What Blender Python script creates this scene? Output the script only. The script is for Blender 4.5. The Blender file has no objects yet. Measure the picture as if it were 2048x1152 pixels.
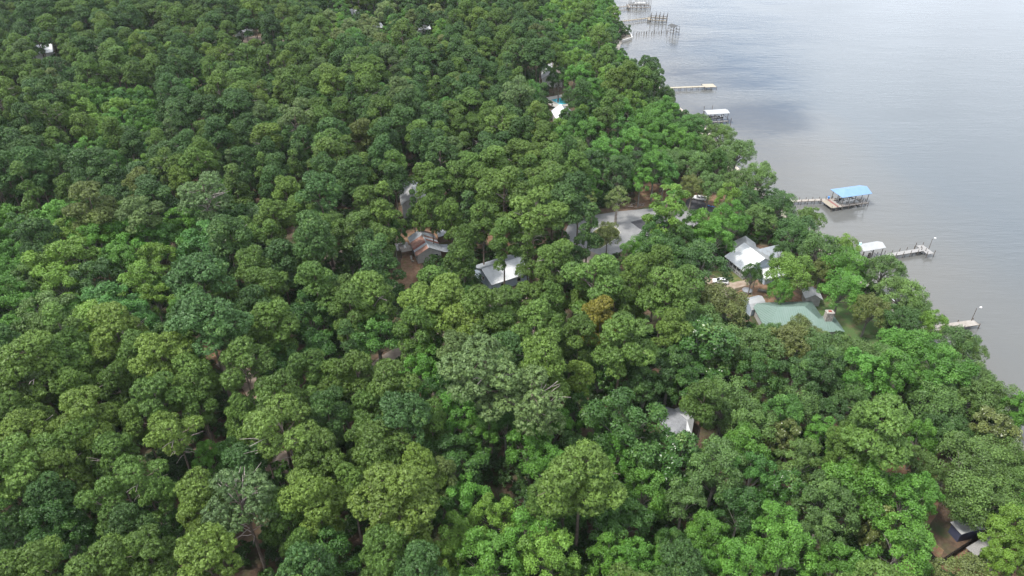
import bpy, math, random
import numpy as np
from mathutils import Vector, Matrix

S = bpy.context.scene
COL = S.collection
R_ = math.radians

# ------------------------------------------------------------------ camera
CAM_H, PITCH, FPX, PW, PH = 120.0, R_(34.1), 1420.0, 2048.0, 1152.0
cam_d = bpy.data.cameras.new('camera')
cam = bpy.data.objects.new('camera', cam_d)
COL.objects.link(cam)
cam.location = (0, 0, CAM_H)
cam.rotation_euler = (math.pi / 2 - PITCH, 0, 0)
cam_d.sensor_width = 36.0
cam_d.lens = 36.0 * FPX / PW
cam_d.clip_start = 0.5
cam_d.clip_end = 12000
S.camera = cam

# ------------------------------------------------------------------ sky, sun, exposure
SUN_EL, SUN_AZ = R_(60), R_(-108)          # azimuth measured from +Y towards +X
W = bpy.data.worlds.new('World')
S.world = W
W.use_nodes = True
wn, wl = W.node_tree.nodes, W.node_tree.links
wn.clear()
out = wn.new('ShaderNodeOutputWorld')
bg = wn.new('ShaderNodeBackground')
bg.inputs['Strength'].default_value = 0.15
sky = wn.new('ShaderNodeTexSky')
sky.sky_type = 'NISHITA'
sky.sun_disc = False
sky.sun_elevation = SUN_EL
sky.sun_rotation = SUN_AZ
sky.dust_density = 0.0
sky.air_density = 0.8
sky.ozone_density = 7.0
tc = wn.new('ShaderNodeTexCoord')
sep = wn.new('ShaderNodeSeparateXYZ')
wl.new(tc.outputs['Generated'], sep.inputs[0])
def wmath(op, a, b=None, clamp=False):
    n = wn.new('ShaderNodeMath'); n.operation = op; n.use_clamp = clamp
    for i, v in enumerate((a, b)):
        if v is None: continue
        if isinstance(v, (int, float)): n.inputs[i].default_value = v
        else: wl.new(v, n.inputs[i])
    return n.outputs[0]
zc = wmath('ADD', wmath('MAXIMUM', sep.outputs['Z'], 0.0), 0.12)
comb = wn.new('ShaderNodeCombineXYZ')
wl.new(wmath('DIVIDE', sep.outputs['X'], zc), comb.inputs[0])
wl.new(wmath('DIVIDE', sep.outputs['Y'], zc), comb.inputs[1])
def wnoise(scale, detail, off):
    mp = wn.new('ShaderNodeMapping')
    mp.inputs['Location'].default_value = off
    wl.new(comb.outputs[0], mp.inputs[0])
    n = wn.new('ShaderNodeTexNoise')
    n.inputs['Scale'].default_value = scale
    n.inputs['Detail'].default_value = detail
    wl.new(mp.outputs[0], n.inputs['Vector'])
    return n.outputs['Fac']
n1 = wnoise(0.9, 6.0, (3.1, 1.7, 0))
n2 = wnoise(2.3, 5.0, (7.7, 5.2, 0))
# broken overcast: nearly closed cloud deck with a torn gap in the direction the lake mirrors
def gap(cx, cy, sx, sy, lean=-0.32):
    slant = wmath('MULTIPLY', wmath('SUBTRACT', wmath('DIVIDE', sep.outputs['Y'], zc), cy), lean)
    dx = wmath('DIVIDE', wmath('SUBTRACT', wmath('SUBTRACT', wmath('DIVIDE', sep.outputs['X'], zc), slant), cx), sx)
    dy = wmath('DIVIDE', wmath('SUBTRACT', wmath('DIVIDE', sep.outputs['Y'], zc), cy), sy)
    d2 = wmath('ADD', wmath('MULTIPLY', dx, dx), wmath('MULTIPLY', dy, dy))
    return wmath('POWER', 2.718, wmath('MULTIPLY', d2, -1.0))
g = gap(0.62, 2.16, 0.23, 0.42)
glow = gap(0.86, 2.10, 0.12, 0.30)
cov = wmath('ADD', wmath('MULTIPLY', n1, 0.9), wmath('MULTIPLY', n2, 0.35))
cov = wmath('SUBTRACT', cov, wmath('MULTIPLY', g, 0.85))
mr = wn.new('ShaderNodeMapRange')
mr.interpolation_type = 'SMOOTHSTEP'
mr.inputs['From Min'].default_value = 0.26
mr.inputs['From Max'].default_value = 0.44
wl.new(cov, mr.inputs['Value'])
dens = wn.new('ShaderNodeMapRange')
dens.inputs['From Min'].default_value = 0.3
dens.inputs['From Max'].default_value = 0.75
dens.inputs['To Min'].default_value = 1.45
dens.inputs['To Max'].default_value = 0.74
wl.new(n2, dens.inputs['Value'])
cc = wn.new('ShaderNodeMixRGB'); cc.blend_type = 'MULTIPLY'
cc.inputs[0].default_value = 1.0
cc.inputs[1].default_value = (5.9, 6.3, 6.9, 1)
wl.new(wmath('ADD', dens.outputs[0], wmath('MULTIPLY', glow, 0.30)), cc.inputs[2])
mx = wn.new('ShaderNodeMixRGB')
wl.new(mr.outputs[0], mx.inputs[0])
wl.new(sky.outputs[0], mx.inputs[1])
wl.new(cc.outputs[0], mx.inputs[2])
wl.new(mx.outputs[0], bg.inputs['Color'])
wl.new(bg.outputs[0], out.inputs['Surface'])

sun_d = bpy.data.lights.new('sun', 'SUN')
sun_d.energy = 3.0
sun_d.angle = R_(8)
sun_d.color = (1.0, 0.96, 0.89)
sun = bpy.data.objects.new('sun', sun_d)
COL.objects.link(sun)
sd = Vector((math.sin(SUN_AZ) * math.cos(SUN_EL), math.cos(SUN_AZ) * math.cos(SUN_EL), math.sin(SUN_EL)))
sun.rotation_euler = sd.to_track_quat('Z', 'Y').to_euler()

S.view_settings.view_transform = 'Standard'
S.view_settings.look = 'None'
S.view_settings.exposure = 0.85
S.view_settings.gamma = 1.0
S.view_settings.use_curve_mapping = False
S.cycles.max_bounces = 6
S.cycles.diffuse_bounces = 2
S.cycles.glossy_bounces = 3
S.cycles.transmission_bounces = 3
S.cycles.transparent_max_bounces = 4
S.cycles.volume_bounces = 0
S.cycles.use_denoising = True
S.cycles.denoising_prefilter = 'NONE'

# ------------------------------------------------------------------ survey helpers
SP, CP = math.sin(PITCH), math.cos(PITCH)
HAZE = 0.00004
GZ = 1.2                                   # level of the land above the lake
def U(px, py, z=GZ):
    """the point at height z that lies on the sight line of photo pixel (px, py)"""
    u, v = px - PW / 2, py - PH / 2
    d = (u, FPX * CP - v * SP, -FPX * SP - v * CP)
    t = (z - CAM_H) / d[2]
    return Vector((d[0] * t, d[1] * t, z))
def P(p):
    """photo pixel of a world point"""
    x, y, z = p[0], p[1], p[2] - CAM_H
    dz = y * CP - z * SP
    dv = -y * SP - z * CP
    return (PW / 2 + FPX * x / dz, PH / 2 + FPX * dv / dz)
def scale_at(py, z=GZ):
    return (FPX * SP + (py - PH / 2) * CP) / (CAM_H - z)
def inpoly(x, y, poly):
    c = False
    j = len(poly) - 1
    for i in range(len(poly)):
        xi, yi = poly[i]; xj, yj = poly[j]
        if (yi > y) != (yj > y) and x < (xj - xi) * (y - yi) / (yj - yi) + xi:
            c = not c
        j = i
    return c

SHORE_PX = [(1205, -70), (1222, 0), (1236, 40), (1252, 60), (1264, 71), (1265, 78), (1243, 84), (1238, 100), (1262, 130),
            (1300, 163), (1322, 182), (1368, 222), (1405, 250), (1436, 285), (1470, 330), (1508, 368), (1558, 408),
            (1608, 452), (1656, 492), (1702, 532), (1766, 590), (1800, 616), (1848, 668), (1898, 722), (1948, 778),
            (1996, 838), (2048, 893), (2120, 965), (2250, 1090)]
SH = [U(x, y, 0.0) for x, y in SHORE_PX]
sh_y = np.array([p.y for p in SH])[::-1]
sh_x = np.array([p.x for p in SH])[::-1]
sh_y = np.concatenate(([-6000.0, sh_y[0] - 40], sh_y, [sh_y[-1] + 200, 6000.0]))
sh_x = np.concatenate(([sh_x[0] + 900.0, sh_x[0] + 18], sh_x, [sh_x[-1] + 6, sh_x[-1] + 300]))
def shore_x(y):
    return np.interp(y, sh_y, sh_x)
def land_sd(x, y):
    return (shore_x(y) - x) * 0.72

# ------------------------------------------------------------------ object helpers
def tag(o, label=None, cat=None, group=None, kind=None):
    if label: o['label'] = label
    if cat: o['category'] = cat
    if group: o['group'] = group
    if kind: o['kind'] = kind
    return o
def empty(name, loc=(0, 0, 0), rz=0.0):
    o = bpy.data.objects.new(name, None)
    o.empty_display_size = 0.5
    o.location = loc
    o.rotation_euler = (0, 0, rz)
    COL.objects.link(o)
    return o
class MB:
    """collects polygons; build() links them as one mesh object"""
    def __init__(self):
        self.v, self.f, self.m = [], [], []
    def poly(self, pts, mi=0):
        b = len(self.v)
        self.v += [tuple(p) for p in pts]
        self.f.append(tuple(range(b, b + len(pts))))
        self.m.append(mi)
    def box(self, c, ux, uy, lx, ly, z0, z1, mi=0):
        """box centred on c (plan), half lengths lx along ux and ly along uy"""
        b = len(self.v)
        for z in (z0, z1):
            for sx, sy in ((-1, -1), (1, -1), (1, 1), (-1, 1)):
                self.v.append((c[0] + ux[0] * lx * sx + uy[0] * ly * sy, c[1] + ux[1] * lx * sx + uy[1] * ly * sy, z))
        for q in ((0, 3, 2, 1), (4, 5, 6, 7), (0, 1, 5, 4), (1, 2, 6, 5), (2, 3, 7, 6), (3, 0, 4, 7)):
            self.f.append(tuple(b + i for i in q)); self.m.append(mi)
    def slab(self, pts, t, mi=0):
        """a sheet through pts (top side) of thickness t downwards"""
        b = len(self.v); n = len(pts)
        self.v += [tuple(p) for p in pts] + [(p[0], p[1], p[2] - t) for p in pts]
        self.f.append(tuple(range(b, b + n))); self.m.append(mi)
        self.f.append(tuple(range(b + 2 * n - 1, b + n - 1, -1))); self.m.append(mi)
        for i in range(n):
            j = (i + 1) % n
            self.f.append((b + i, b + n + i, b + n + j, b + j)); self.m.append(mi)
    def tube(self, p0, p1, r0, r1, n=6, mi=0, cap=True):
        p0, p1 = Vector(p0), Vector(p1)
        d = (p1 - p0)
        if d.length < 1e-5: return
        d.normalize()
        a = d.orthogonal().normalized(); c = d.cross(a)
        b = len(self.v)
        for p, r in ((p0, r0), (p1, r1)):
            for k in range(n):
                t = 2 * math.pi * k / n
                self.v.append(tuple(p + a * (r * math.cos(t)) + c * (r * math.sin(t))))
        for k in range(n):
            j = (k + 1) % n
            self.f.append((b + k, b + j, b + n + j, b + n + k)); self.m.append(mi)
        if cap:
            self.f.append(tuple(b + n + k for k in range(n))); self.m.append(mi)
    def mesh(self, name, mats):
        me = bpy.data.meshes.new(name)
        me.from_pydata(self.v, [], self.f)
        for m in (mats if isinstance(mats, (list, tuple)) else [mats]):
            me.materials.append(m)
        if any(self.m):
            me.polygons.foreach_set('material_index', self.m)
        me.update()
        return me
    def build(self, name, mats, parent=None):
        o = bpy.data.objects.new(name, self.mesh(name, mats))
        COL.objects.link(o)
        if parent is not None:
            o.parent = parent
        return o

# ------------------------------------------------------------------ materials
def mat(name, col, rough=0.7, noise=None, bump=None, metallic=0.0, spec=0.5, stretch=None):
    """noise: list of (scale, detail, colour, lo, hi) mixed over col; bump: (scale, strength)"""
    m = bpy.data.materials.new(name); m.use_nodes = True
    nt = m.node_tree; N, L = nt.nodes, nt.links
    b = N['Principled BSDF']
    b.inputs['Roughness'].default_value = rough
    b.inputs['Metallic'].default_value = metallic
    b.inputs['Specular IOR Level'].default_value = spec
    t = N.new('ShaderNodeTexCoord')
    vec = t.outputs['Object']
    if stretch:
        mp = N.new('ShaderNodeMapping'); mp.inputs['Scale'].default_value = stretch
        L.new(vec, mp.inputs[0]); vec = mp.outputs[0]
    cur = None
    for (sc, de, c2, lo, hi) in (noise or []):
        n = N.new('ShaderNodeTexNoise'); n.inputs['Scale'].default_value = sc; n.inputs['Detail'].default_value = de
        L.new(vec, n.inputs['Vector'])
        r = N.new('ShaderNodeMapRange'); r.inputs['From Min'].default_value = lo; r.inputs['From Max'].default_value = hi
        L.new(n.outputs['Fac'], r.inputs['Value'])
        x = N.new('ShaderNodeMixRGB')
        L.new(r.outputs[0], x.inputs[0])
        if cur is None: x.inputs[1].default_value = (*col, 1)
        else: L.new(cur, x.inputs[1])
        x.inputs[2].default_value = (*c2, 1)
        cur = x.outputs[0]
    if cur is None: b.inputs['Base Color'].default_value = (*col, 1)
    else: L.new(cur, b.inputs['Base Color'])
    if bump:
        n = N.new('ShaderNodeTexNoise'); n.inputs['Scale'].default_value = bump[0]; n.inputs['Detail'].default_value = 4
        L.new(vec, n.inputs['Vector'])
        bp = N.new('ShaderNodeBump'); bp.inputs['Strength'].default_value = bump[1]; bp.inputs['Distance'].default_value = 0.1
        L.new(n.outputs['Fac'], bp.inputs['Height']); L.new(bp.outputs[0], b.inputs['Normal'])
    return m

M = {}
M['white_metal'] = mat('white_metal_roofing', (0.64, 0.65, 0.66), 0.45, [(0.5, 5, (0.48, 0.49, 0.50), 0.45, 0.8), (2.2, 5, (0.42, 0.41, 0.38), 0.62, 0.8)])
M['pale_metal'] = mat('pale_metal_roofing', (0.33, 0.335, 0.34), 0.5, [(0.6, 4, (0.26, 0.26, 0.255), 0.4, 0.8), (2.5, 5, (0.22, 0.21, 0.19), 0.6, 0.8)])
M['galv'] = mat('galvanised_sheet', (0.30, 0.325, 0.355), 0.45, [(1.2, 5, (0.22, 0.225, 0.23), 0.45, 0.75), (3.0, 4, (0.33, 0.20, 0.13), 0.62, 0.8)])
M['rust'] = mat('rusted_sheet', (0.20, 0.095, 0.070), 0.8, [(1.5, 5, (0.28, 0.165, 0.125), 0.35, 0.7), (4.0, 4, (0.32, 0.28, 0.26), 0.58, 0.75)])
M['dark_rust'] = mat('dark_rusted_sheet', (0.14, 0.045, 0.04), 0.8, [(2.0, 5, (0.25, 0.11, 0.08), 0.4, 0.7)])
M['green_metal'] = mat('green_metal_roofing', (0.125, 0.185, 0.155), 0.5, [(0.35, 4, (0.155, 0.21, 0.185), 0.4, 0.8)])
M['blue_metal'] = mat('blue_metal_roofing', (0.125, 0.225, 0.37), 0.5, [(0.5, 4, (0.155, 0.25, 0.40), 0.4, 0.8)])
M['grey_shingle'] = mat('grey_shingles', (0.21, 0.215, 0.225), 0.9, [(5.0, 5, (0.15, 0.15, 0.16), 0.35, 0.65), (0.6, 3, (0.25, 0.25, 0.255), 0.45, 0.8)], (9, 0.4))
M['light_shingle'] = mat('light_grey_shingles', (0.235, 0.245, 0.265), 0.9, [(4.0, 5, (0.17, 0.175, 0.19), 0.35, 0.65), (0.6, 3, (0.28, 0.285, 0.30), 0.45, 0.8)], (9, 0.4))
M['brown_shingle'] = mat('weathered_brown_shingles', (0.20, 0.16, 0.145), 0.9, [(4.0, 5, (0.12, 0.10, 0.095), 0.35, 0.65)], (9, 0.4))
M['dark_shingle'] = mat('dark_shingles', (0.05, 0.052, 0.055), 0.9, [(3.0, 5, (0.09, 0.09, 0.09), 0.4, 0.7)])
M['white_paint'] = mat('white_painted_boards', (0.68, 0.68, 0.67), 0.6, [(1.0, 4, (0.55, 0.54, 0.52), 0.45, 0.8)])
M['grey_siding'] = mat('grey_siding', (0.38, 0.37, 0.36), 0.75, [(1.2, 5, (0.28, 0.27, 0.26), 0.4, 0.75)])
M['blue_siding'] = mat('pale_blue_siding', (0.37, 0.44, 0.52), 0.65, [(1.4, 4, (0.30, 0.36, 0.43), 0.4, 0.8)])
M['teal_siding'] = mat('teal_siding', (0.12, 0.42, 0.42), 0.65)
M['dark_siding'] = mat('dark_blue_siding', (0.045, 0.05, 0.09), 0.6)
M['sage_siding'] = mat('pale_sage_siding', (0.42, 0.50, 0.44), 0.65)
M['brown_siding'] = mat('brown_siding', (0.17, 0.11, 0.08), 0.75, [(2, 4, (0.11, 0.07, 0.05), 0.4, 0.7)])
M['glass'] = mat('window_glass', (0.02, 0.025, 0.03), 0.08)
M['deck'] = mat('weathered_deck_boards', (0.29, 0.255, 0.225), 0.85, [(9.0, 2, (0.18, 0.16, 0.14), 0.42, 0.66), (0.8, 4, (0.33, 0.31, 0.29), 0.45, 0.8)])
M['new_deck'] = mat('new_pine_boards', (0.34, 0.305, 0.245), 0.8, [(9.0, 2, (0.27, 0.235, 0.175), 0.45, 0.68)])
M['tan_deck'] = mat('tan_boards', (0.27, 0.235, 0.18), 0.85, [(8.0, 2, (0.19, 0.165, 0.125), 0.45, 0.68)])
M['grey_deck'] = mat('silver_grey_boards', (0.28, 0.27, 0.265), 0.85, [(8.0, 2, (0.19, 0.185, 0.18), 0.42, 0.66)])
M['pile'] = mat('wet_timber_piles', (0.075, 0.06, 0.05), 0.85, [(3, 4, (0.14, 0.12, 0.10), 0.45, 0.7)])
M['red_board'] = mat('red_stained_board', (0.25, 0.06, 0.05), 0.8)
M['stone'] = mat('fieldstone', (0.36, 0.33, 0.29), 0.9, [(2.6, 2, (0.20, 0.18, 0.16), 0.44, 0.58), (7, 4, (0.46, 0.44, 0.41), 0.5, 0.75)], (3.0, 0.9))
M['brick'] = mat('red_flue_tile', (0.26, 0.07, 0.05), 0.85)
M['concrete'] = mat('pale_concrete', (0.40, 0.385, 0.36), 0.85, [(0.9, 6, (0.30, 0.285, 0.26), 0.4, 0.75)])
M['asphalt'] = mat('worn_asphalt', (0.175, 0.175, 0.178), 0.9, [(0.25, 5, (0.225, 0.225, 0.225), 0.42, 0.7), (1.6, 5, (0.115, 0.115, 0.12), 0.55, 0.75), (6, 3, (0.18, 0.175, 0.17), 0.5, 0.8)])
M['new_asphalt'] = mat('fresh_asphalt', (0.040, 0.040, 0.046), 0.85, [(1.5, 5, (0.065, 0.062, 0.066), 0.45, 0.75)])
M['sand'] = mat('pale_sand', (0.31, 0.25, 0.20), 0.95, [(0.6, 6, (0.20, 0.14, 0.10), 0.40, 0.64), (2.5, 5, (0.24, 0.17, 0.11), 0.58, 0.8)])
M['dirt_road'] = mat('sandy_track', (0.27, 0.225, 0.185), 0.95, [(0.5, 6, (0.17, 0.135, 0.105), 0.4, 0.7), (2.5, 5, (0.20, 0.15, 0.10), 0.6, 0.8)])
M['straw'] = mat('pine_straw', (0.15, 0.080, 0.045), 0.95, [(0.9, 6, (0.22, 0.14, 0.09), 0.4, 0.65), (3.5, 5, (0.10, 0.07, 0.035), 0.5, 0.75), (0.5, 4, (0.10, 0.13, 0.035), 0.58, 0.7)])
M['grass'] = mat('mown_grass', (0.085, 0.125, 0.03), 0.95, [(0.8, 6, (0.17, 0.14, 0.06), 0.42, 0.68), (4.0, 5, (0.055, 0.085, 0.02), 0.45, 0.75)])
M['dark_grass'] = mat('dark_lawn', (0.060, 0.115, 0.028), 0.95, [(0.5, 6, (0.10, 0.080, 0.040), 0.46, 0.68), (4.0, 5, (0.035, 0.060, 0.016), 0.45, 0.75)])  # dark green grass with brown patches
M['pool_water'] = mat('pool_water', (0.05, 0.42, 0.52), 0.06)
M['boat_white'] = mat('white_gelcoat', (0.75, 0.74, 0.72), 0.25)
M['boat_grey'] = mat('grey_gelcoat', (0.38, 0.38, 0.37), 0.3)
M['car_white'] = mat('white_car_paint', (0.72, 0.73, 0.74), 0.22)
M['car_dark'] = mat('dark_car_paint', (0.012, 0.014, 0.018), 0.2)
M['black'] = mat('black_rubber', (0.015, 0.015, 0.016), 0.6)
M['blue_plastic'] = mat('blue_plastic', (0.06, 0.22, 0.55), 0.4)
M['aqua_plastic'] = mat('aqua_plastic', (0.45, 0.72, 0.66), 0.45)
M['steel'] = mat('grey_steel', (0.30, 0.30, 0.31), 0.4, metallic=0.6)
M['black_board'] = mat('black_stained_boards', (0.014, 0.012, 0.011), 0.6, [(3, 4, (0.03, 0.024, 0.02), 0.4, 0.7)])
M['bark_pine'] = mat('pine_bark', (0.16, 0.125, 0.10), 0.95, [(2.5, 5, (0.075, 0.058, 0.048), 0.4, 0.65)], (6, 0.8), stretch=(1, 1, 0.3))
M['bark_oak'] = mat('grey_bark', (0.22, 0.20, 0.175), 0.95, [(2.5, 5, (0.11, 0.10, 0.088), 0.4, 0.65)], (5, 0.7), stretch=(1, 1, 0.4))
M['bark_dead'] = mat('bleached_deadwood', (0.33, 0.28, 0.26), 0.95, [(2.5, 5, (0.20, 0.17, 0.16), 0.4, 0.65)])

def leaf_mat(name, hue2, spread, rough, trans):
    """foliage: object tint x per-leaf variation (attribute 'v'), with some light let through"""
    m = bpy.data.materials.new(name); m.use_nodes = True
    nt = m.node_tree; N, L = nt.nodes, nt.links
    N.clear()
    o = N.new('ShaderNodeOutputMaterial')
    ti = N.new('ShaderNodeAttribute'); ti.attribute_type = 'INSTANCER'; ti.attribute_name = 'tint'
    at = N.new('ShaderNodeAttribute'); at.attribute_name = 'v'
    r = N.new('ShaderNodeMapRange')
    r.inputs['To Min'].default_value = 1 - spread; r.inputs['To Max'].default_value = 1 + spread
    L.new(at.outputs['Fac'], r.inputs['Value'])
    mu = N.new('ShaderNodeMixRGB'); mu.blend_type = 'MULTIPLY'; mu.inputs[0].default_value = 1
    L.new(ti.outputs['Color'], mu.inputs[1]); L.new(r.outputs[0], mu.inputs[2])
    h = N.new('ShaderNodeMapRange'); h.inputs['From Min'].default_value = 0.62; h.inputs['From Max'].default_value = 1.0
    h.inputs['To Max'].default_value = 0.45
    L.new(at.outputs['Fac'], h.inputs['Value'])
    mh = N.new('ShaderNodeMixRGB'); L.new(h.outputs[0], mh.inputs[0]); L.new(mu.outputs[0], mh.inputs[1])
    mh.inputs[2].default_value = (*hue2, 1)
    d = N.new('ShaderNodeBsdfPrincipled')
    d.inputs['Roughness'].default_value = rough
    d.inputs['Specular IOR Level'].default_value = 0.35
    L.new(mh.outputs[0], d.inputs['Base Color'])
    t = N.new('ShaderNodeBsdfTranslucent'); L.new(mh.outputs[0], t.inputs['Color'])
    ms = N.new('ShaderNodeMixShader'); ms.inputs[0].default_value = trans
    L.new(d.outputs[0], ms.inputs[1]); L.new(t.outputs[0], ms.inputs[2])
    L.new(ms.outputs[0], o.inputs['Surface'])
    return m
M['needles'] = leaf_mat('pine_needles', (0.150, 0.205, 0.040), 0.50, 0.55, 0.17)
M['leaves'] = leaf_mat('broad_leaves', (0.155, 0.245, 0.045), 0.45, 0.5, 0.22)
M['gloss_leaves'] = leaf_mat('glossy_leaves', (0.24, 0.25, 0.08), 0.55, 0.3, 0.15)
M['blossom'] = mat('white_blossom', (0.75, 0.72, 0.62), 0.6)

# ------------------------------------------------------------------ ground, lake
def graded(lo, hi, step, far):
    a = list(np.arange(lo, hi + step / 2, step))
    d = step; x = a[0]
    pre = []
    while x > -far:
        d *= 1.5; x -= d; pre.append(x)
    d = step; x = a[-1]; post = []
    while x < far:
        d *= 1.5; x += d; post.append(x)
    return np.array(pre[::-1] + a + post)
gx = graded(-420, 420, 3.0, 5000)
gy = graded(50, 680, 3.0, 5000)
X, Y = np.meshgrid(gx, gy)
sdm = land_sd(X, Y)
Z = np.where(sdm > 0, np.clip(sdm * 0.17, 0, GZ), np.clip(sdm * 0.12, -1.6, 0))
nx, ny = len(gx), len(gy)
gv = np.stack([X.ravel(), Y.ravel(), Z.ravel()], 1)
ii = np.arange(nx * ny).reshape(ny, nx)
gf = np.stack([ii[:-1, :-1].ravel(), ii[:-1, 1:].ravel(), ii[1:, 1:].ravel(), ii[1:, :-1].ravel()], 1)
me = bpy.data.meshes.new('ground')
me.from_pydata(gv.tolist(), [], gf.tolist())
gm = mat('forest_floor', (0.105, 0.066, 0.042), 0.95,
         [(0.22, 6, (0.040, 0.055, 0.018), 0.42, 0.60), (1.3, 6, (0.055, 0.036, 0.024), 0.45, 0.7), (0.07, 4, (0.21, 0.13, 0.085), 0.60, 0.70)], (2.0, 0.6))
nt = gm.node_tree
ge = nt.nodes.new('ShaderNodeNewGeometry'); sx = nt.nodes.new('ShaderNodeSeparateXYZ')
nt.links.new(ge.outputs['Position'], sx.inputs[0])
mrz = nt.nodes.new('ShaderNodeMapRange')
mrz.inputs['From Min'].default_value = 0.75; mrz.inputs['From Max'].default_value = 0.35
nt.links.new(sx.outputs['Z'], mrz.inputs['Value'])
mz = nt.nodes.new('ShaderNodeMixRGB')
nt.links.new(mrz.outputs[0], mz.inputs[0])
bs = nt.nodes['Principled BSDF']
nt.links.new(bs.inputs['Base Color'].links[0].from_socket, mz.inputs[1])
mz.inputs[2].default_value = (0.40, 0.35, 0.30, 1)
nt.links.new(mz.outputs[0], bs.inputs['Base Color'])
me.materials.append(gm)
ground = bpy.data.objects.new('ground', me); COL.objects.link(ground)
tag(ground, 'brown leaf littered forest floor under the trees', None, None, 'structure')

def water_mat():
    m = bpy.data.materials.new('lake_water'); m.use_nodes = True
    nt = m.node_tree; N, L = nt.nodes, nt.links
    b = N['Principled BSDF']
    b.inputs['IOR'].default_value = 1.333
    t = N.new('ShaderNodeTexCoord'); vec = t.outputs['Object']
    def noise(scale, detail, stretch, rot=0.0):
        mp = N.new('ShaderNodeMapping'); mp.inputs['Scale'].default_value = stretch
        mp.inputs['Rotation'].default_value = (0, 0, rot)
        L.new(vec, mp.inputs[0])
        n = N.new('ShaderNodeTexNoise'); n.inputs['Scale'].default_value = scale; n.inputs['Detail'].default_value = detail
        L.new(mp.outputs[0], n.inputs['Vector'])
        return n.outputs['Fac']
    def ma(op, a, b_):
        n = N.new('ShaderNodeMath'); n.operation = op
        for i, v in enumerate((a, b_)):
            if isinstance(v, (int, float)): n.inputs[i].default_value = v
            else: L.new(v, n.inputs[i])
        return n.outputs[0]
    cm = N.new('ShaderNodeMixRGB')
    cm.inputs[1].default_value = (0.122, 0.112, 0.096, 1); cm.inputs[2].default_value = (0.076, 0.090, 0.102, 1)
    da = N.new('ShaderNodeAttribute'); da.attribute_name = 'offshore'
    dm = N.new('ShaderNodeMapRange'); dm.inputs['From Min'].default_value = 10; dm.inputs['From Max'].default_value = 75
    L.new(ma('ADD', da.outputs['Fac'], ma('MULTIPLY', noise(0.018, 5, (1, 0.7, 1)), 50)), dm.inputs['Value'])
    L.new(dm.outputs[0], cm.inputs[0])
    L.new(cm.outputs[0], b.inputs['Base Color'])
    # breeze patches: calm and rippled water
    br = N.new('ShaderNodeMapRange'); br.inputs['From Min'].default_value = 0.38; br.inputs['From Max'].default_value = 0.62
    br.inputs['To Min'].default_value = 0.22
    L.new(noise(0.012, 4, (1, 2.2, 1), 0.2), br.inputs['Value'])
    rr = N.new('ShaderNodeMapRange'); rr.inputs['To Min'].default_value = 0.05; rr.inputs['To Max'].default_value = 0.12
    L.new(br.outputs[0], rr.inputs['Value']); L.new(rr.outputs[0], b.inputs['Roughness'])
    rip = ma('ADD', ma('MULTIPLY', noise(0.26, 4, (0.35, 1.6, 1), 0.12), 1.5), ma('MULTIPLY', noise(0.75, 4, (0.45, 1.5, 1), -0.15), 1.0))
    h = ma('MULTIPLY', rip, br.outputs[0])
    bp = N.new('ShaderNodeBump'); bp.inputs['Strength'].default_value = 1.0; bp.inputs['Distance'].default_value = 0.10
    L.new(h, bp.inputs['Height']); L.new(bp.outputs[0], b.inputs['Normal'])
    return m
wme = bpy.data.meshes.new('water')
wv = gv.copy(); wv[:, 2] = 0.0
wme.from_pydata(wv.tolist(), [], gf.tolist())
wat = wme.attributes.new('offshore', 'FLOAT', 'POINT'); wat.data.foreach_set('value', (-sdm).ravel().astype(np.float32))
wme.materials.append(water_mat())
water = bpy.data.objects.new('water', wme); COL.objects.link(water)
tag(water, 'grey brown rippled lake water', None, None, 'structure')

def sheet(name, px, m, z, label, rough=0.0, kind='structure', seed=1):
    """flat irregular ground patch from surveyed outline"""
    rnd = random.Random(seed)
    pts = [U(x, y, GZ) for x, y in px]
    o = []
    for i, a in enumerate(pts):
        b = pts[(i + 1) % len(pts)]
        n = max(1, int((b - a).length / 1.8)) if rough else 1
        for k in range(n):
            q = a.lerp(b, k / n)
            if rough: q = q + Vector((rnd.uniform(-rough, rough), rnd.uniform(-rough, rough), 0))
            o.append((q.x, q.y, GZ + z))
    mb = MB(); mb.poly(o)
    ob = mb.build(name, m)
    # the outline may be concave: triangulate cleanly
    import bmesh
    bm = bmesh.new(); bm.from_mesh(ob.data)
    bmesh.ops.triangulate(bm, faces=bm.faces[:])
    for f in bm.faces:
        if f.normal.z < 0: f.normal_flip()
    bm.to_mesh(ob.data); bm.free()
    tag(ob, label, None, None, kind)
    return ob
def strip(name, px, width, m, z, label):
    pts = [U(x, y, GZ) for x, y in px]
    # smooth the line
    P2 = []
    for i in range(len(pts) - 1):
        p0 = pts[max(i - 1, 0)]; p1 = pts[i]; p2 = pts[i + 1]; p3 = pts[min(i + 2, len(pts) - 1)]
        for k in range(5):
            t = k / 5
            P2.append(0.5 * ((2 * p1) + (p2 - p0) * t + (2 * p0 - 5 * p1 + 4 * p2 - p3) * t * t + (3 * p1 - p0 - 3 * p2 + p3) * t ** 3))
    P2.append(pts[-1])
    rnd = random.Random(5)
    mb = MB(); rows = []
    for i, p in enumerate(P2):
        d = (P2[min(i + 1, len(P2) - 1)] - P2[max(i - 1, 0)]).normalized()
        n = Vector((-d.y, d.x, 0))
        w = width / 2 + rnd.uniform(-0.2, 0.2)
        rows.append(((p + n * w), (p - n * w)))
    for a, b in zip(rows[:-1], rows[1:]):
        mb.poly([(a[1].x, a[1].y, GZ + z), (b[1].x, b[1].y, GZ + z), (b[0].x, b[0].y, GZ + z), (a[0].x, a[0].y, GZ + z)])
    o = mb.build(name, m)
    tag(o, label, None, None, 'structure')
    return o

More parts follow.
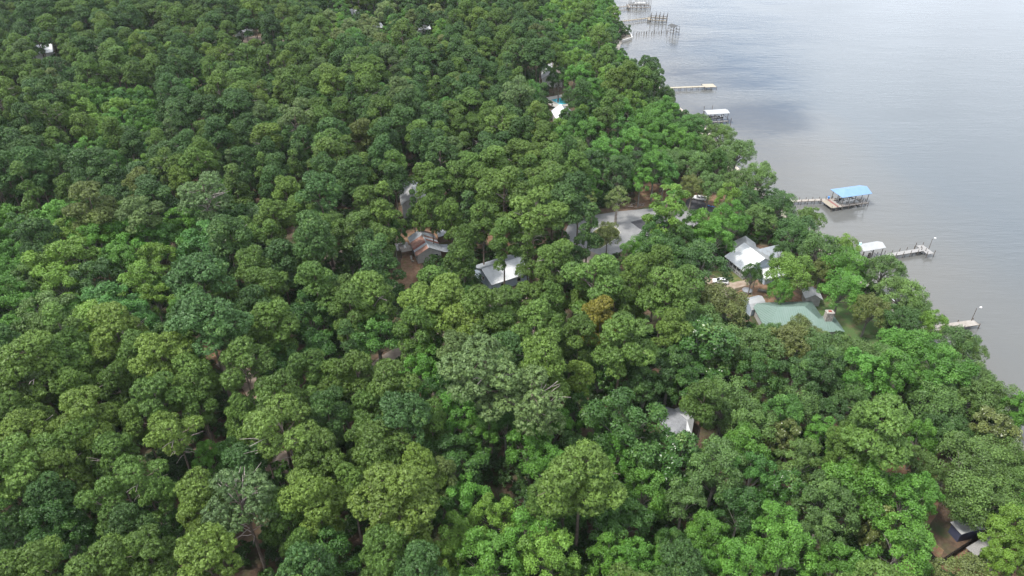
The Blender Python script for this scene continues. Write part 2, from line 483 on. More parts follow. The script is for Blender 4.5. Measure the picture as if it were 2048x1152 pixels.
def Z4(pts): return [(1080 + x / 5.12, 360 + y / 5.12) for x, y in pts]
ROAD_OUT = Z4([(262, 520), (285, 470), (330, 425), (430, 390), (600, 352), (800, 322), (980, 305), (1150, 288), (1320, 285), (1490, 288), (1545, 325),
               (1640, 420), (1640, 470), (1440, 500), (1250, 560), (1130, 612), (1050, 628), (900, 700), (720, 785), (640, 775), (540, 740), (430, 690), (340, 650), (285, 600)])
sheet('road', ROAD_OUT, M['asphalt'], 0.012, 'grey asphalt turning circle with a planted island in the middle')
ISLAND = Z4([(525, 600), (545, 530), (640, 470), (730, 470), (790, 500), (822, 540), (800, 582), (720, 640), (620, 700), (560, 700), (530, 660)])
isl = sheet('traffic_island', ISLAND, M['grass'], 0.13, 'grassy island inside the turning circle')
kb = MB(); ip = [U(x, y, GZ) for x, y in ISLAND]
ic = sum(ip, Vector()) / len(ip)
for i, a in enumerate(ip):
    b = ip[(i + 1) % len(ip)]
    ao = a + (a - ic).normalized() * 0.22; bo = b + (b - ic).normalized() * 0.22
    ai = a + (a - ic).normalized() * 0.002; bi = b + (b - ic).normalized() * 0.002
    kb.slab([(ai.x, ai.y, GZ + 0.15), (ao.x, ao.y, GZ + 0.15), (bo.x, bo.y, GZ + 0.15), (bi.x, bi.y, GZ + 0.15)], 0.14)
tag(kb.build('kerb', M['concrete']), 'pale kerb around the grassy island', None, None, 'structure')
sheet('driveway', Z4([(925, 430), (1110, 383), (1330, 440), (1330, 520), (1200, 525), (1020, 500)]), M['new_asphalt'], 0.020, 'black new asphalt driveway beside the turning circle')
sheet('driveway', Z4([(1488, 260), (1500, 205), (1570, 165), (1650, 205), (1720, 255), (1800, 305), (1760, 350), (1640, 345), (1550, 322)]), M['new_asphalt'], 0.020, 'black new asphalt drive where the white car stands')
strip('dirt_road', [(1195, 508), (1130, 552), (1050, 592), (960, 626), (872, 664), (806, 700), (730, 752), (650, 790), (570, 792), (505, 770), (430, 705), (360, 690)],
      5.2, M["dirt_road"], 0.006, 'sandy track running under the pines')
sheet('yard', [(1085, 495), (1130, 470), (1140, 490), (1165, 500), (1150, 515), (1100, 520)], M['sand'], 0.004, 'pale sandy verge beside the turning circle', 0.4, seed=2)
sheet('driveway', [(1335, 565), (1360, 548), (1400, 545), (1420, 556), (1460, 562), (1492, 560), (1500, 570), (1470, 578), (1455, 592), (1420, 586), (1380, 580), (1345, 580)], M['sand'], 0.010, 'pale sandy drive before the white lakeside house', 0.3, seed=3)
sheet('lawn', [(1418, 545), (1440, 535), (1480, 548), (1490, 560), (1465, 566), (1440, 560)], M['grass'], 0.014, 'patch of worn grass before the porch', 0.25, seed=4)
sheet('yard', [(1460, 590), (1510, 570), (1560, 570), (1600, 590), (1620, 620), (1590, 650), (1540, 640), (1500, 630), (1480, 610)], M['straw'], 0.005, 'brown straw covered yard around the small shed', 0.4, seed=5)
sheet('lawn', [(1590, 640), (1620, 600), (1680, 595), (1740, 605), (1780, 630), (1800, 665), (1760, 700), (1700, 690), (1640, 680)], M['dark_grass'], 0.008, 'dark green lawn between the green roof and the lake', 0.4, seed=6)
sheet('yard', [(795, 470), (830, 452), (870, 455), (880, 470), (838, 535), (850, 556), (835, 580), (795, 590), (785, 570), (800, 545), (806, 510)], M['straw'], 0.005, 'orange brown straw covered yard beside the rusty roof', 0.4, seed=7)
sheet('yard', [(635, 500), (670, 488), (700, 500), (706, 520), (690, 538), (650, 540), (625, 525)], M['sand'], 0.006, 'sandy clearing among the pines left of the rusty roof', 0.5, seed=8)
sheet('yard', [(520, 905), (560, 890), (585, 915), (575, 950), (535, 958), (515, 935)], M['sand'], 0.006, 'small sandy clearing under the near pines', 0.5, seed=9)
sheet('yard', [(345, 690), (420, 680), (455, 700), (430, 730), (380, 722)], M['straw'], 0.007, 'brown straw covered clearing among the left pines', 0.5, seed=10)
sheet('yard', [(480, 760), (545, 755), (550, 790), (500, 800)], M['sand'], 0.010, 'sandy opening beside the track', 0.4, seed=11)
sheet('yard', [(970, 475), (1000, 460), (1025, 470), (1020, 500), (985, 505)], M['straw'], 0.005, 'brown straw patch right of the rusty roof', 0.4, seed=12)
sheet('yard', [(1720, 930), (1745, 905), (1830, 895), (1870, 925), (1880, 1000), (1855, 1070), (1890, 1100), (1850, 1150), (1820, 1100), (1840, 990), (1790, 960)], M['straw'], 0.005, 'reddish brown yard beside the black fence', 0.5, seed=13)
sheet('yard', [(1850, 1150), (1875, 1135), (1935, 1100), (1990, 1060), (2080, 1040), (2110, 1160), (1940, 1200)], M['straw'], 0.006, 'trodden brown yard behind the black fence', 0.5, seed=14)
sheet('yard', [(1270, 375), (1330, 365), (1400, 380), (1470, 395), (1480, 420), (1440, 428), (1370, 400), (1300, 412), (1270, 418)], M['straw'], 0.005, 'brown straw yard behind the turning circle', 0.5, seed=15)
sheet('path', [(1135, 178), (1180, 170), (1190, 180), (1150, 192)], M['sand'], 0.006, 'sandy path near the swimming pool', 0.3, seed=16)
sheet('beach', [(1226, 45), (1236, 40), (1254, 60), (1250, 72), (1235, 74), (1228, 62)], M['sand'], 0.006, 'little sandy beach behind a low bulkhead', 0.2, seed=17)
sheet('yard', [(430, 76), (500, 72), (560, 74), (590, 88), (540, 92), (450, 88)], M['sand'], 0.005, 'far clearing with sand and grass beside a mobile home', 0.4, seed=18)

# ------------------------------------------------------------------ haze: one closed box of thin pale air round the whole place
hz = MB(); hz.box((0, 0), (1, 0), (0, 1), 11500, 11500, -3.0, CAM_H + 4)
hzm = bpy.data.materials.new('haze'); hzm.use_nodes = True
hn_ = hzm.node_tree; hn_.nodes.clear()
ho_ = hn_.nodes.new('ShaderNodeOutputMaterial'); pv_ = hn_.nodes.new('ShaderNodeVolumePrincipled')
pv_.inputs['Color'].default_value = (0.86, 0.93, 1.0, 1); pv_.inputs['Density'].default_value = HAZE
hn_.links.new(pv_.outputs[0], ho_.inputs['Volume'])
haze = hz.build('haze', hzm); tag(haze, 'thin pale haze over the wood and the lake', None, None, 'stuff')
# ------------------------------------------------------------------ buildings
def Zf(ox, oy, k):
    return lambda x, y: (ox + x / k, oy + y / k)
def frame(a, b):
    """unit vectors along a->b (plan) and to its left"""
    d = Vector((b[0] - a[0], b[1] - a[1], 0)); L = d.length; d.normalize()
    return d, Vector((-d.y, d.x, 0)), L
def w3(o, d, n, s, t, z):
    return (o[0] + d[0] * s + n[0] * t, o[1] + d[1] * s + n[1] * t, z)

def wall_window(parent, o, d, n, s, t, z, w, h, face, frame_m='white_paint'):
    """window w x h, centred at s along d on the wall plane t (along n); face = +1/-1 outward along n"""
    mb = MB()
    tt = t + face * 0.03
    k = 0.12
    for (s0, s1, z0, z1) in ((-w/2-k, w/2+k, h/2, h/2+k), (-w/2-k, w/2+k, -h/2-k, -h/2), (-w/2-k, -w/2, -h/2, h/2), (w/2, w/2+k, -h/2, h/2)):
        c = w3(o, d, n, s + (s0+s1)/2, tt, 0)
        mb.box(c, d, n, (s1-s0)/2, 0.05, z+z0, z+z1)
    f = mb.build('window', M[frame_m], parent)
    g = MB(); c = w3(o, d, n, s, t + face * 0.012, 0)
    g.box(c, d, n, w/2, 0.02, z-h/2, z+h/2)
    g.build('pane', M['glass'], f)
    return f

def gable(name, label, cat, A, B, width, ze, zr, roof_m, wall_m, over=0.5, over_g=0.5, thick=0.16, panels=None, seams=0.0, wins=(), ridge_t=0.5, roof2=None):
    """gabled building. A,B: near eave ends (world plan); width to the left of A->B; returns (root, o, d, n, L)"""
    d, n, L = frame(A, B)
    o = Vector((A[0], A[1], 0))
    c = o + d * (L/2) + n * (width/2)
    root = empty(name, (c.x, c.y, GZ))
    tag(root, label, cat)
    inv = Matrix.Translation((-c.x, -c.y, -GZ))
    def put(mb, nm, m, par=root):
        ob = mb.build(nm, m, par)
        ob.data.transform(inv) if par is root else ob.data.transform(inv)
        return ob
    iw = over  # walls set in from the eaves
    tr = width * ridge_t
    s0, s1, t0, t1 = over_g, L - over_g, iw, width - iw
    zt = lambda t: ze + (zr - ze) * (t / tr if t <= tr else (width - t) / (width - tr)) - thick - 0.02
    wl_ = MB()
    for t in (t0, t1):
        a, b = w3(o, d, n, s0, t, GZ - 0.3), w3(o, d, n, s1, t, GZ - 0.3)
        wl_.poly([a, b, (b[0], b[1], zt(t)), (a[0], a[1], zt(t))] if t == t0 else [b, a, (a[0], a[1], zt(t)), (b[0], b[1], zt(t))])
    for s in (s0, s1):
        pts = [w3(o, d, n, s, t0, GZ - 0.3), w3(o, d, n, s, t1, GZ - 0.3), w3(o, d, n, s, t1, zt(t1)), w3(o, d, n, s, tr, zt(tr)), w3(o, d, n, s, t0, zt(t0))]
        wl_.poly(pts if s == s1 else pts[::-1])
    put(wl_, 'wall', wall_m)
    for side in (0, 1):
        ta, tb = (0, tr) if side == 0 else (width, tr)
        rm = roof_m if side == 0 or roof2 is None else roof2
        if panels and panels[side]:
            k = len(panels[side])
            for i, mm in enumerate(panels[side]):
                sa, sb = L * i / k + 0.015, L * (i + 1) / k - 0.015
                dz = 0.02 if i % 2 else 0.0
                p = MB(); q = [w3(o, d, n, sa, ta, ze + dz), w3(o, d, n, sb, ta, ze + dz), w3(o, d, n, sb, tb, zr + dz), w3(o, d, n, sa, tb, zr + dz)]
                p.slab(q if side == 0 else q[::-1], 0.05)
                put(p, 'roof_panel', M[mm])
        else:
            p = MB(); q = [w3(o, d, n, 0, ta, ze), w3(o, d, n, L, ta, ze), w3(o, d, n, L, tb, zr), w3(o, d, n, 0, tb, zr)]
            p.slab(q if side == 0 else q[::-1], thick)
            put(p, 'roof', rm)
            if seams:
                sm = MB(); x = seams
                while x < L - 0.1:
                    e = 0.022
                    q = [w3(o, d, n, x-e, ta, ze+0.055), w3(o, d, n, x+e, ta, ze+0.055), w3(o, d, n, x+e, tb, zr+0.055), w3(o, d, n, x-e, tb, zr+0.055)]
                    sm.slab(q if side == 0 else q[::-1], 0.053)
                    x += seams
                tag(put(sm, 'roof_seam', rm), kind='stuff')
    rc = MB()
    for sg in (-1, 1):
        q = [w3(o, d, n, 0, tr, zr + 0.075), w3(o, d, n, L, tr, zr + 0.075), w3(o, d, n, L, tr + sg*0.22, zr + 0.075 - 0.2*(zr-ze)/tr), w3(o, d, n, 0, tr + sg*0.22, zr + 0.075 - 0.2*(zr-ze)/tr)]
        rc.slab(q if sg > 0 else q[::-1], 0.02)
    put(rc, 'ridge_cap', roof_m if roof_m else M['galv'])
    for (wside, pos, z, w, h) in wins:
        if wside == 'f':   f = wall_window(root, o, d, n, pos, t0, z, w, h, -1)
        elif wside == 'b': f = wall_window(root, o, d, n, pos, t1, z, w, h, 1)
        else:
            s = s1 if wside == 'e' else s0
            f = wall_window(root, o, n, d, pos, s, z, w, h, 1 if wside == 'e' else -1)
        f.data.transform(inv)
        for ch in f.children: ch.data.transform(inv)
    return root, o, d, n, L, put

ZA = Zf(740, 350, 4.6075); ZD = Zf(1380, 440, 4.43); ZG = Zf(1220, 720, 4.096); ZB = Zf(1500, 340, 5.12)
Z7 = Zf(1640, 460, 5.01); Z1 = Zf(1100, 0, 5.12); ZQ = Zf(1000, 100, 4.096); ZR = Zf(1648, 850, 3.815)

# --- cabin with the striped rusty roof
eb, ef = U(*ZA(345, 575), 4.3), U(*ZA(425, 750), 4.3)
stripesL = ['galv', 'galv', 'galv', 'rust', 'rust', 'rust', 'dark_rust', 'galv', 'rust', 'rust']
stripesR = ['rust', 'galv', 'galv', 'rust', 'galv', 'dark_rust', 'galv', 'galv', 'galv', 'galv']
cab, co, cd, cn, cL, cput = gable('cabin', 'grey cabin with a striped rusty and galvanised metal roof', 'house', eb, ef, 8.6, 4.3, 6.6, None, M['grey_siding'],
      panels=(stripesL, stripesR), wins=(('e', 6.6, 3.1, 0.9, 1.2), ('f', 3.0, 3.0, 1.0, 1.1), ('f', 8.5, 3.0, 1.0, 1.1)))
p = MB(); q = [w3(co, cd, cn, cL-5.2, 8.45, 4.05), w3(co, cd, cn, cL-0.4, 8.45, 4.05), w3(co, cd, cn, cL-0.4, 11.4, 3.5), w3(co, cd, cn, cL-5.2, 11.4, 3.5)]
p.slab(q, 0.06); cput(p, 'lean_to_roof', M['galv'])
for s in (cL-5.0, cL-0.6):
    p = MB(); p.box(w3(co, cd, cn, s, 11.2, 0), cd, cn, 0.07, 0.07, GZ, 3.44); cput(p, 'lean_to_post', M['grey_siding'])
# outside stairs at the right of the cabin
st = empty('garden_steps', w3(co, cd, cn, cL+1.0, 10.2, GZ)); tag(st, 'pale timber steps beside the front corner of the rusty cabin', 'steps')
for k in range(8):
    p = MB(); p.box((0, 0), cd, cn, 0.17, 0.9, 0.16*(7-k)+0.04, 0.16*(7-k)+0.14)
    s_ = p.build('tread', M['deck'], st); s_.location = tuple(cd*(0.38*k))
    if k == 0: continue
for sg in (-0.8, 0.8):
    p = MB(); a = cn*sg; b = cd*2.7 + cn*sg
    p.slab([(a.x-0.04, a.y, 1.2), (b.x-0.04, b.y, 0.08), (b.x+0.04, b.y, 0.08), (a.x+0.04, a.y, 1.2)], 0.15)
    p.build('stringer', M['deck'], st)
# raised side deck with railing on posts
def raised_deck(name, label, o, d, n, s0, s1, t0, t1, z, m, rail=True):
    r = empty(name, w3(o, d, n, (s0+s1)/2, (t0+t1)/2, GZ)); tag(r, label, 'deck')
    inv = Matrix.Translation(-r.location)
    c = w3(o, d, n, (s0+s1)/2, (t0+t1)/2, 0)
    p = MB(); p.box(c, d, n, abs(s1-s0)/2, abs(t1-t0)/2, z-0.12, z); p.build('platform', M[m], r).data.transform(inv)
    for s in (s0, s1):
        for t in (t0, t1):
            p = MB(); p.box(w3(o, d, n, s, t, 0), d, n, 0.09, 0.09, GZ-0.1, z+1.0 if rail else z-0.12); p.build('post', M['pile'], r).data.transform(inv)
    if rail:
        for (a, b) in (((s0, t0), (s1, t0)), ((s0, t0), (s0, t1)), ((s1, t0), (s1, t1))):
            p = MB(); A_, B_ = Vector(w3(o, d, n, *a, z)), Vector(w3(o, d, n, *b, z))
            dd, nn, LL = frame(A_, B_)
            for zz in (0.45, 0.72, 0.98): p.box((A_+B_)/2, dd, nn, LL/2-0.1, 0.03, z+zz-0.06, z+zz)
            p.build('railing', M[m], r).data.transform(inv)
    return r
dk = raised_deck('raised_deck', 'small grey raised deck on posts at the left of the rusty cabin', co, cd, cn, 3.2, 6.6, -3.6, 0.35, 3.2, 'deck')
raised_deck('low_deck', 'low sun bleached platform behind the raised deck of the rusty cabin', co, cd, cn, -2.0, 2.4, -4.2, 0.1, 1.5, 'grey_deck', rail=False)
def make_chair(loc, rz, label, m):
    r = empty('garden_chair', loc, rz); tag(r, label, 'chair')
    p = MB(); p.box((0, 0), (1, 0), (0, 1), 0.28, 0.28, 0.36, 0.42); p.build('seat', M[m], r)
    p = MB(); p.slab([(-0.28, 0.26, 0.42), (0.28, 0.26, 0.42), (0.28, 0.45, 1.05), (-0.28, 0.45, 1.05)], 0.05); p.build('backrest', M[m], r)
    for x in (-0.25, 0.25):
        for y in (-0.25, 0.25):
            p = MB(); p.box((x, y), (1, 0), (0, 1), 0.03, 0.03, 0, 0.36); p.build('leg', M[m], r)
make_chair(w3(co, cd, cn, 4.6, -1.8, 3.2), 0.6, 'white chair standing on the raised deck of the rusty cabin', 'boat_white')
# bench / dark table on the low platform
tb = empty('picnic_table', w3(co, cd, cn, 0.4, -2.2, 1.5), 0.3); tag(tb, 'dark picnic table on the low platform by the rusty cabin', 'table')
p = MB(); p.box((0, 0), (1, 0), (0, 1), 0.95, 0.4, 0.68, 0.76); p.build('tabletop', M['black_board'], tb)
for sg in (-1, 1):
    p = MB(); p.box((0, sg*0.75), (1, 0), (0, 1), 0.95, 0.14, 0.40, 0.46); p.build('bench_plank', M['black_board'], tb)
    p = MB(); p.box((sg*0.7, 0), (1, 0), (0, 1), 0.04, 0.7, 0.0, 0.40); p.box((sg*0.7, 0), (1, 0), (0, 1), 0.04, 0.05, 0.40, 0.68); p.build('leg', M['black_board'], tb)
# little metal roofed lean-to behind
pA, pB = U(*ZA(612, 525), 3.2), U(*ZA(640, 575), 3.2)
gable('pump_shed', 'tiny shed with a flat galvanised roof behind the rusty cabin', 'shed', U(*ZA(612, 522), 3.3), U(*ZA(630, 572), 3.3), 4.0, 3.3, 3.7, M['galv'], M['brown_siding'], over=0.25, over_g=0.2)
# clutter along the cabin wall
def tub(loc, r, h, m, label, name='planter_tub', cat='tub'):
    mb = MB(); mb.tube((0, 0, 0), (0, 0, h), r*0.85, r, 10); mb.tube((0, 0, h*0.6), (0, 0, h+0.03), r*1.05, r*1.05, 10)
    o = mb.build(name, M[m]); o.location = loc; tag(o, label, cat)
for i, (s, t, r, h, m, lb) in enumerate(((7.6, -0.7, 0.35, 0.5, 'concrete', 'grey round tub by the rusty cabin wall under the raised deck'),
                                 (10.2, -0.8, 0.42, 0.4, 'tan_deck', 'tan tub at the front left corner of the rusty cabin'),
                                 (8.8, -0.9, 0.3, 0.55, 'boat_grey', 'small grey barrel along the rusty cabin wall'))):
    tub(w3(co, cd, cn, s, t, GZ), r, h, m, lb)

# --- tall pale house behind
b0, b1 = U(*ZA(262, 100), 7.2), U(*ZA(283, 278), 7.2)
d_, n_, L_ = frame(b0, b1)
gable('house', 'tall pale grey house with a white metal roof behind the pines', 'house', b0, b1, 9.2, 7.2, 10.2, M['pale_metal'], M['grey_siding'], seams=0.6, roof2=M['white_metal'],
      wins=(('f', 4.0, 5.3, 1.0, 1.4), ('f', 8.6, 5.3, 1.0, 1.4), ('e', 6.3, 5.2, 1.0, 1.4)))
# --- long white metal roof
c0, c1 = U(*ZA(1120, 1015), 4.4), U(*ZA(1490, 895), 4.4)
gable('workshop', 'long building with a bright white metal roof among the pines', 'house', c0, c1, 12.0, 4.4, 6.6, M['white_metal'], M['blue_siding'], seams=0.7, roof2=M['galv'],  # white roof; shade of the back slope put into its greyer colour
      wins=(('f', 4.0, 2.9, 1.2, 1.2), ('f', 9.6, 2.9, 1.2, 1.2), ('w', 6.0, 3.4, 1.2, 1.2)))
# --- white roofed lake house
e0, e1 = U(*ZD(305, 320), 4.2), U(*ZD(485, 465), 4.2)
dd_, nn_, LL_ = frame(e0, e1)
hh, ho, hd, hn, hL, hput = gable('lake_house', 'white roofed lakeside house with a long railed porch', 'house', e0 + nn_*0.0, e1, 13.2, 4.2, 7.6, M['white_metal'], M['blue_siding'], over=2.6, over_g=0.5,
      seams=0.8, roof2=M['pale_metal'], wins=(('f', 3.0, 2.7, 1.1, 1.4), ('f', 7.6, 2.7, 1.1, 1.4), ('e', 6.0, 2.9, 1.2, 1.4)))  # back slope of the white roof coloured greyer for its shade
p = MB(); p.box(w3(ho, hd, hn, hL/2, 1.45, 0), hd, hn, hL/2-0.4, 1.25, GZ-0.1, GZ+0.45); hput(p, 'porch_floor', M['grey_deck'])
for k in range(6):
    s = 0.6 + (hL-1.2)*k/5
    p = MB(); p.box(w3(ho, hd, hn, s, 0.35, 0), hd, hn, 0.08, 0.08, GZ+0.45, 4.05); hput(p, 'porch_post', M['white_paint'])
for k in range(5):
    s = 0.6 + (hL-1.2)*(k+0.5)/5
    p = MB()
    for zz in (0.55, 0.8, 1.05): p.box(w3(ho, hd, hn, s, 0.35, 0), hd, hn, (hL-1.2)/10-0.08, 0.03, GZ+zz+0.37, GZ+zz+0.43)
    hput(p, 'porch_railing', M['white_paint'])
# back wings of the lake house: cross gable at the upper left and a low roof at the right
def wing(put, a, b, width, ze, zr, rm, wm, cap=True):
    d, n, L = frame(a, b); o = Vector((a[0], a[1], 0))
    for side in (0, 1):
        ta, tb = (0, width/2) if side == 0 else (width, width/2)
        q = [w3(o, d, n, 0, ta, ze), w3(o, d, n, L, ta, ze), w3(o, d, n, L, tb, zr), w3(o, d, n, 0, tb, zr)]
        p = MB(); p.slab(q if side == 0 else q[::-1], 0.15); put(p, 'wing_roof', rm)
    p = MB()
    for s in (0.4, L-0.4):
        q = [w3(o, d, n, s, 0.4, GZ-0.2), w3(o, d, n, s, width-0.4, GZ-0.2), w3(o, d, n, s, width-0.4, ze-0.1), w3(o, d, n, s, width/2, zr-0.22), w3(o, d, n, s, 0.4, ze-0.1)]
        p.poly(q)
    for t in (0.4, width-0.4):
        p.poly([w3(o, d, n, 0.4, t, GZ-0.2), w3(o, d, n, L-0.4, t, GZ-0.2), w3(o, d, n, L-0.4, t, ze-0.05), w3(o, d, n, 0.4, t, ze-0.05)])
    put(p, 'wing_wall', wm)
wing(hput, U(*ZD(380, 190), 4.6), U(*ZD(398, 268), 4.6), 7.0, 4.6, 7.0, M['pale_metal'], M['white_paint'])
a = w3(ho, hd, hn, 1.2, 8.6, 0); b = w3(ho, hd, hn, 1.2, 17.5, 0)
wing(hput, Vector(w3(ho, hd, hn, 6.6, 7.4, 0)), Vector(w3(ho, hd, hn, 6.6, 17.6, 0)), 6.4, 4.0, 6.4, M['galv'], M['blue_siding'])
q = [w3(ho, hd, hn, hL-0.5, 4.2, 3.9), w3(ho, hd, hn, hL+4.5, 4.2, 3.3), w3(ho, hd, hn, hL+4.5, 13.0, 3.3), w3(ho, hd, hn, hL-0.5, 13.0, 3.9)]
p = MB(); p.slab(q, 0.14); hput(p, 'side_roof', M['white_metal'])
p = MB(); p.box(w3(ho, hd, hn, hL+1.8, 8.6, 0), hd, hn, 2.4, 4.1, GZ-0.2, 3.15); hput(p, 'side_wall', M['blue_siding'])
# --- small pale blue barn-roofed shed
s0_, s1_ = U(*ZD(545, 800), 3.5), U(*ZD(680, 765), 3.5)
d, n, L = frame(s0_, s1_); o = Vector((s0_.x, s0_.y, 0)); wd = 5.2
sh = empty('garden_shed', w3(o, d, n, L/2, wd/2, GZ)); tag(sh, 'small pale blue shed with a barn shaped grey roof and one window', 'shed')
inv = Matrix.Translation(-sh.location)
prof = [(0, 3.5), (1.15, 4.75), (wd/2, 5.35), (wd-1.15, 4.75), (wd, 3.5)]
for i in range(4):
    (ta, za), (tb, zb) = prof[i], prof[i+1]
    p = MB(); p.slab([w3(o, d, n, 0, ta, za), w3(o, d, n, L, ta, za), w3(o, d, n, L, tb, zb), w3(o, d, n, 0, tb, zb)], 0.09)
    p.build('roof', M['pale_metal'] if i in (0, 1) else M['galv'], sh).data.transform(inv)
p = MB()
for s in (0.2, L-0.2):
    p.poly([w3(o, d, n, s, 0.25, GZ-0.1), w3(o, d, n, s, wd-0.25, GZ-0.1)] + [w3(o, d, n, s, max(0.25, min(wd-0.25, t)), z-0.13) for t, z in prof[::-1]])
for t in (0.25, wd-0.25):
    p.poly([w3(o, d, n, 0.2, t, GZ-0.1), w3(o, d, n, L-0.2, t, GZ-0.1), w3(o, d, n, L-0.2, t, 3.6), w3(o, d, n, 0.2, t, 3.6)])
p.build('wall', M['blue_siding'], sh).data.transform(inv)
f = wall_window(sh, o, d, n, L*0.52, 0.25, 2.55, 0.75, 0.8, -1); f.data.transform(inv); f.children[0].data.transform(inv)
for s in (0.2, L-0.2):
    p = MB(); p.box(w3(o, d, n, s, 0.22, 0), d, n, 0.07, 0.07, GZ-0.1, 3.45); p.build('corner_board', M['white_paint'], sh).data.transform(inv)

# --- green standing-seam hip roof with stone chimney
r0, r1 = U(*ZD(785, 770), 7.0), U(*ZD(1015, 765), 7.0)
d, n, L = frame(r0, r1); o = Vector((r0.x, r0.y, 0))
gh = empty('green_house', w3(o, d, n, L/2, 0, GZ)); tag(gh, 'house under a green standing seam metal roof', 'house')
inv = Matrix.Translation(-gh.location)
def hip(o, d, n, sL, sR, rs0, rs1, half, ze, zr, m, par, seam=0.62):
    e = [w3(o, d, n, sL, -half, ze), w3(o, d, n, sR, -half, ze), w3(o, d, n, sR, half, ze), w3(o, d, n, sL, half, ze)]
    ra, rb = w3(o, d, n, rs0, 0, zr), w3(o, d, n, rs1, 0, zr)
    faces = [[e[0], e[1], rb, ra], [e[1], e[2], rb], [e[2], e[3], ra, rb], [e[3], e[0], ra]]
    for fpts in faces:
        p = MB(); p.slab(fpts, 0.12); p.build('roof', m, par).data.transform(inv)
        # raised seams running up the slope, clipped by the hips
        E0, E1 = Vector(fpts[0]), Vector(fpts[1]); top = [Vector(q) for q in fpts[2:]]
        ed = (E1-E0); eL = ed.length; ed.normalize()
        up = (top[0]-E0); up = up - ed*up.dot(ed); H = up.length; up.normalize()
        nrm = ed.cross(up)
        if nrm.z < 0: nrm = -nrm
        tmin = min((q-E0).dot(ed) for q in top); tmax = max((q-E0).dot(ed) for q in top)
        sm = MB(); x = seam
        while x < eL - 0.05:
            k = 1.0
            if x < tmin: k = x/tmin
            elif x > tmax: k = (eL-x)/max(eL-tmax, 1e-3)
            a = E0 + ed*x + nrm*0.08; b = a + up*H*k*0.985
            w = ed*0.045
            sm.slab([a-w, a+w, b+w, b-w], 0.075)
            x += seam
        tag(sm.build('roof_seam', m, par), kind='stuff').data.transform(inv)
hip(o, d, n, -5.0, L+5.2, 0, L, 6.4, 4.0, 7.0, M['green_metal'], gh)
p = MB(); p.box(w3(o, d, n, L/2, 0, 0), d, n, (L+10.2)/2-0.7, 5.7, GZ-0.2, 3.98); p.build('wall', M['grey_siding'], gh).data.transform(inv)
wo = Vector(w3(o, d, n, L+3.6, -3.6, 0))
hip(wo, d, n, -5.6, 5.4, -2.0, 1.8, 3.6, 3.6, 5.4, M['green_metal'], gh)
p = MB(); p.box(w3(wo, d, n, 0, 0, 0), d, n, 4.8, 3.1, GZ-0.2, 3.58); p.build('wing_wall', M['grey_siding'], gh).data.transform(inv)
for s in (1.5, 5.5):
    f = wall_window(gh, o, d, n, s, -5.7, 2.7, 1.2, 1.3, -1); f.data.transform(inv); f.children[0].data.transform(inv)
cb = U(*ZD(1212, 905), 4.2)
ch = MB(); ch.box(cb, d, n, 0.95, 0.75, GZ-0.2, 7.55); ch.box(cb, d, n, 1.05, 0.85, 7.55, 7.75)
chs = ch.build('chimney', M['stone'], gh); chs.data.transform(inv)
rs = random.Random(4)
# separate field stones on the two faces in view
smb = MB()
for (dx, nx_, face) in ((d, n, 'x'), (n, d, 'y')):
    half, offs = (0.95, 0.75) if face == 'x' else (0.75, 0.95)
    for sg in (-1, 1):
        z = 2.5
        while z < 7.4:
            x = -half + 0.1
            hgt = rs.uniform(0.22, 0.36)
            while x < half - 0.2:
                w = rs.uniform(0.25, 0.5); w = min(w, half - 0.02 - x)
                smb.box(Vector(cb) + dx*(x + w/2) + nx_*(sg*offs), dx, nx_, w/2-0.025, rs.uniform(0.02, 0.06), z+0.02, z+hgt-0.02)
                x += w
            z += hgt
tag(smb.build('stone', M['stone'], chs), kind='stuff').data.transform(inv)
p = MB(); p.box(cb, d, n, 0.38, 0.3, 7.75, 8.0); p.build('flue', M['brick'], chs).data.transform(inv)

# --- grey shingled hip roof in the near trees
g0, g1 = U(*ZG(530, 400), 6.4), U(*ZG(630, 490), 6.4)
d, n, L = frame(g0, g1); o = Vector((g0.x, g0.y, 0))
gs = empty('cottage', w3(o, d, n, L/2, 0, GZ)); tag(gs, 'cottage with a grey shingled hip roof half hidden by near trees', 'house')
inv = Matrix.Translation(-gs.location)
lb, lf = U(*ZG(425, 378), 5.2), U(*ZG(508, 618), 4.2)
rb_, rf_ = U(*ZG(590, 378), 4.9), U(*ZG(688, 466), 4.9)
fr = U(*ZG(668, 612), 4.4); fm = U(*ZG(622, 614), 4.4); hp = U(*ZG(688, 492), 4.8)
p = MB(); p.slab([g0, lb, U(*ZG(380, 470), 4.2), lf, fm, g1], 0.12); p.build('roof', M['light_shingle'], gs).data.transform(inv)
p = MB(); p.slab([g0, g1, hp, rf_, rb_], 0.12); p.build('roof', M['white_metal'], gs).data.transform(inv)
p = MB(); p.slab([g1, fm, fr, hp], 0.10); p.build('porch_roof', M['white_metal'], gs).data.transform(inv)
cw = (Vector(lb)+Vector(lf)+Vector(fr)+Vector(rb_))/4
p = MB(); p.box(cw, d, n, 2.6, 2.3, GZ-0.2, 4.05); p.build('wall', M['grey_siding'], gs).data.transform(inv)

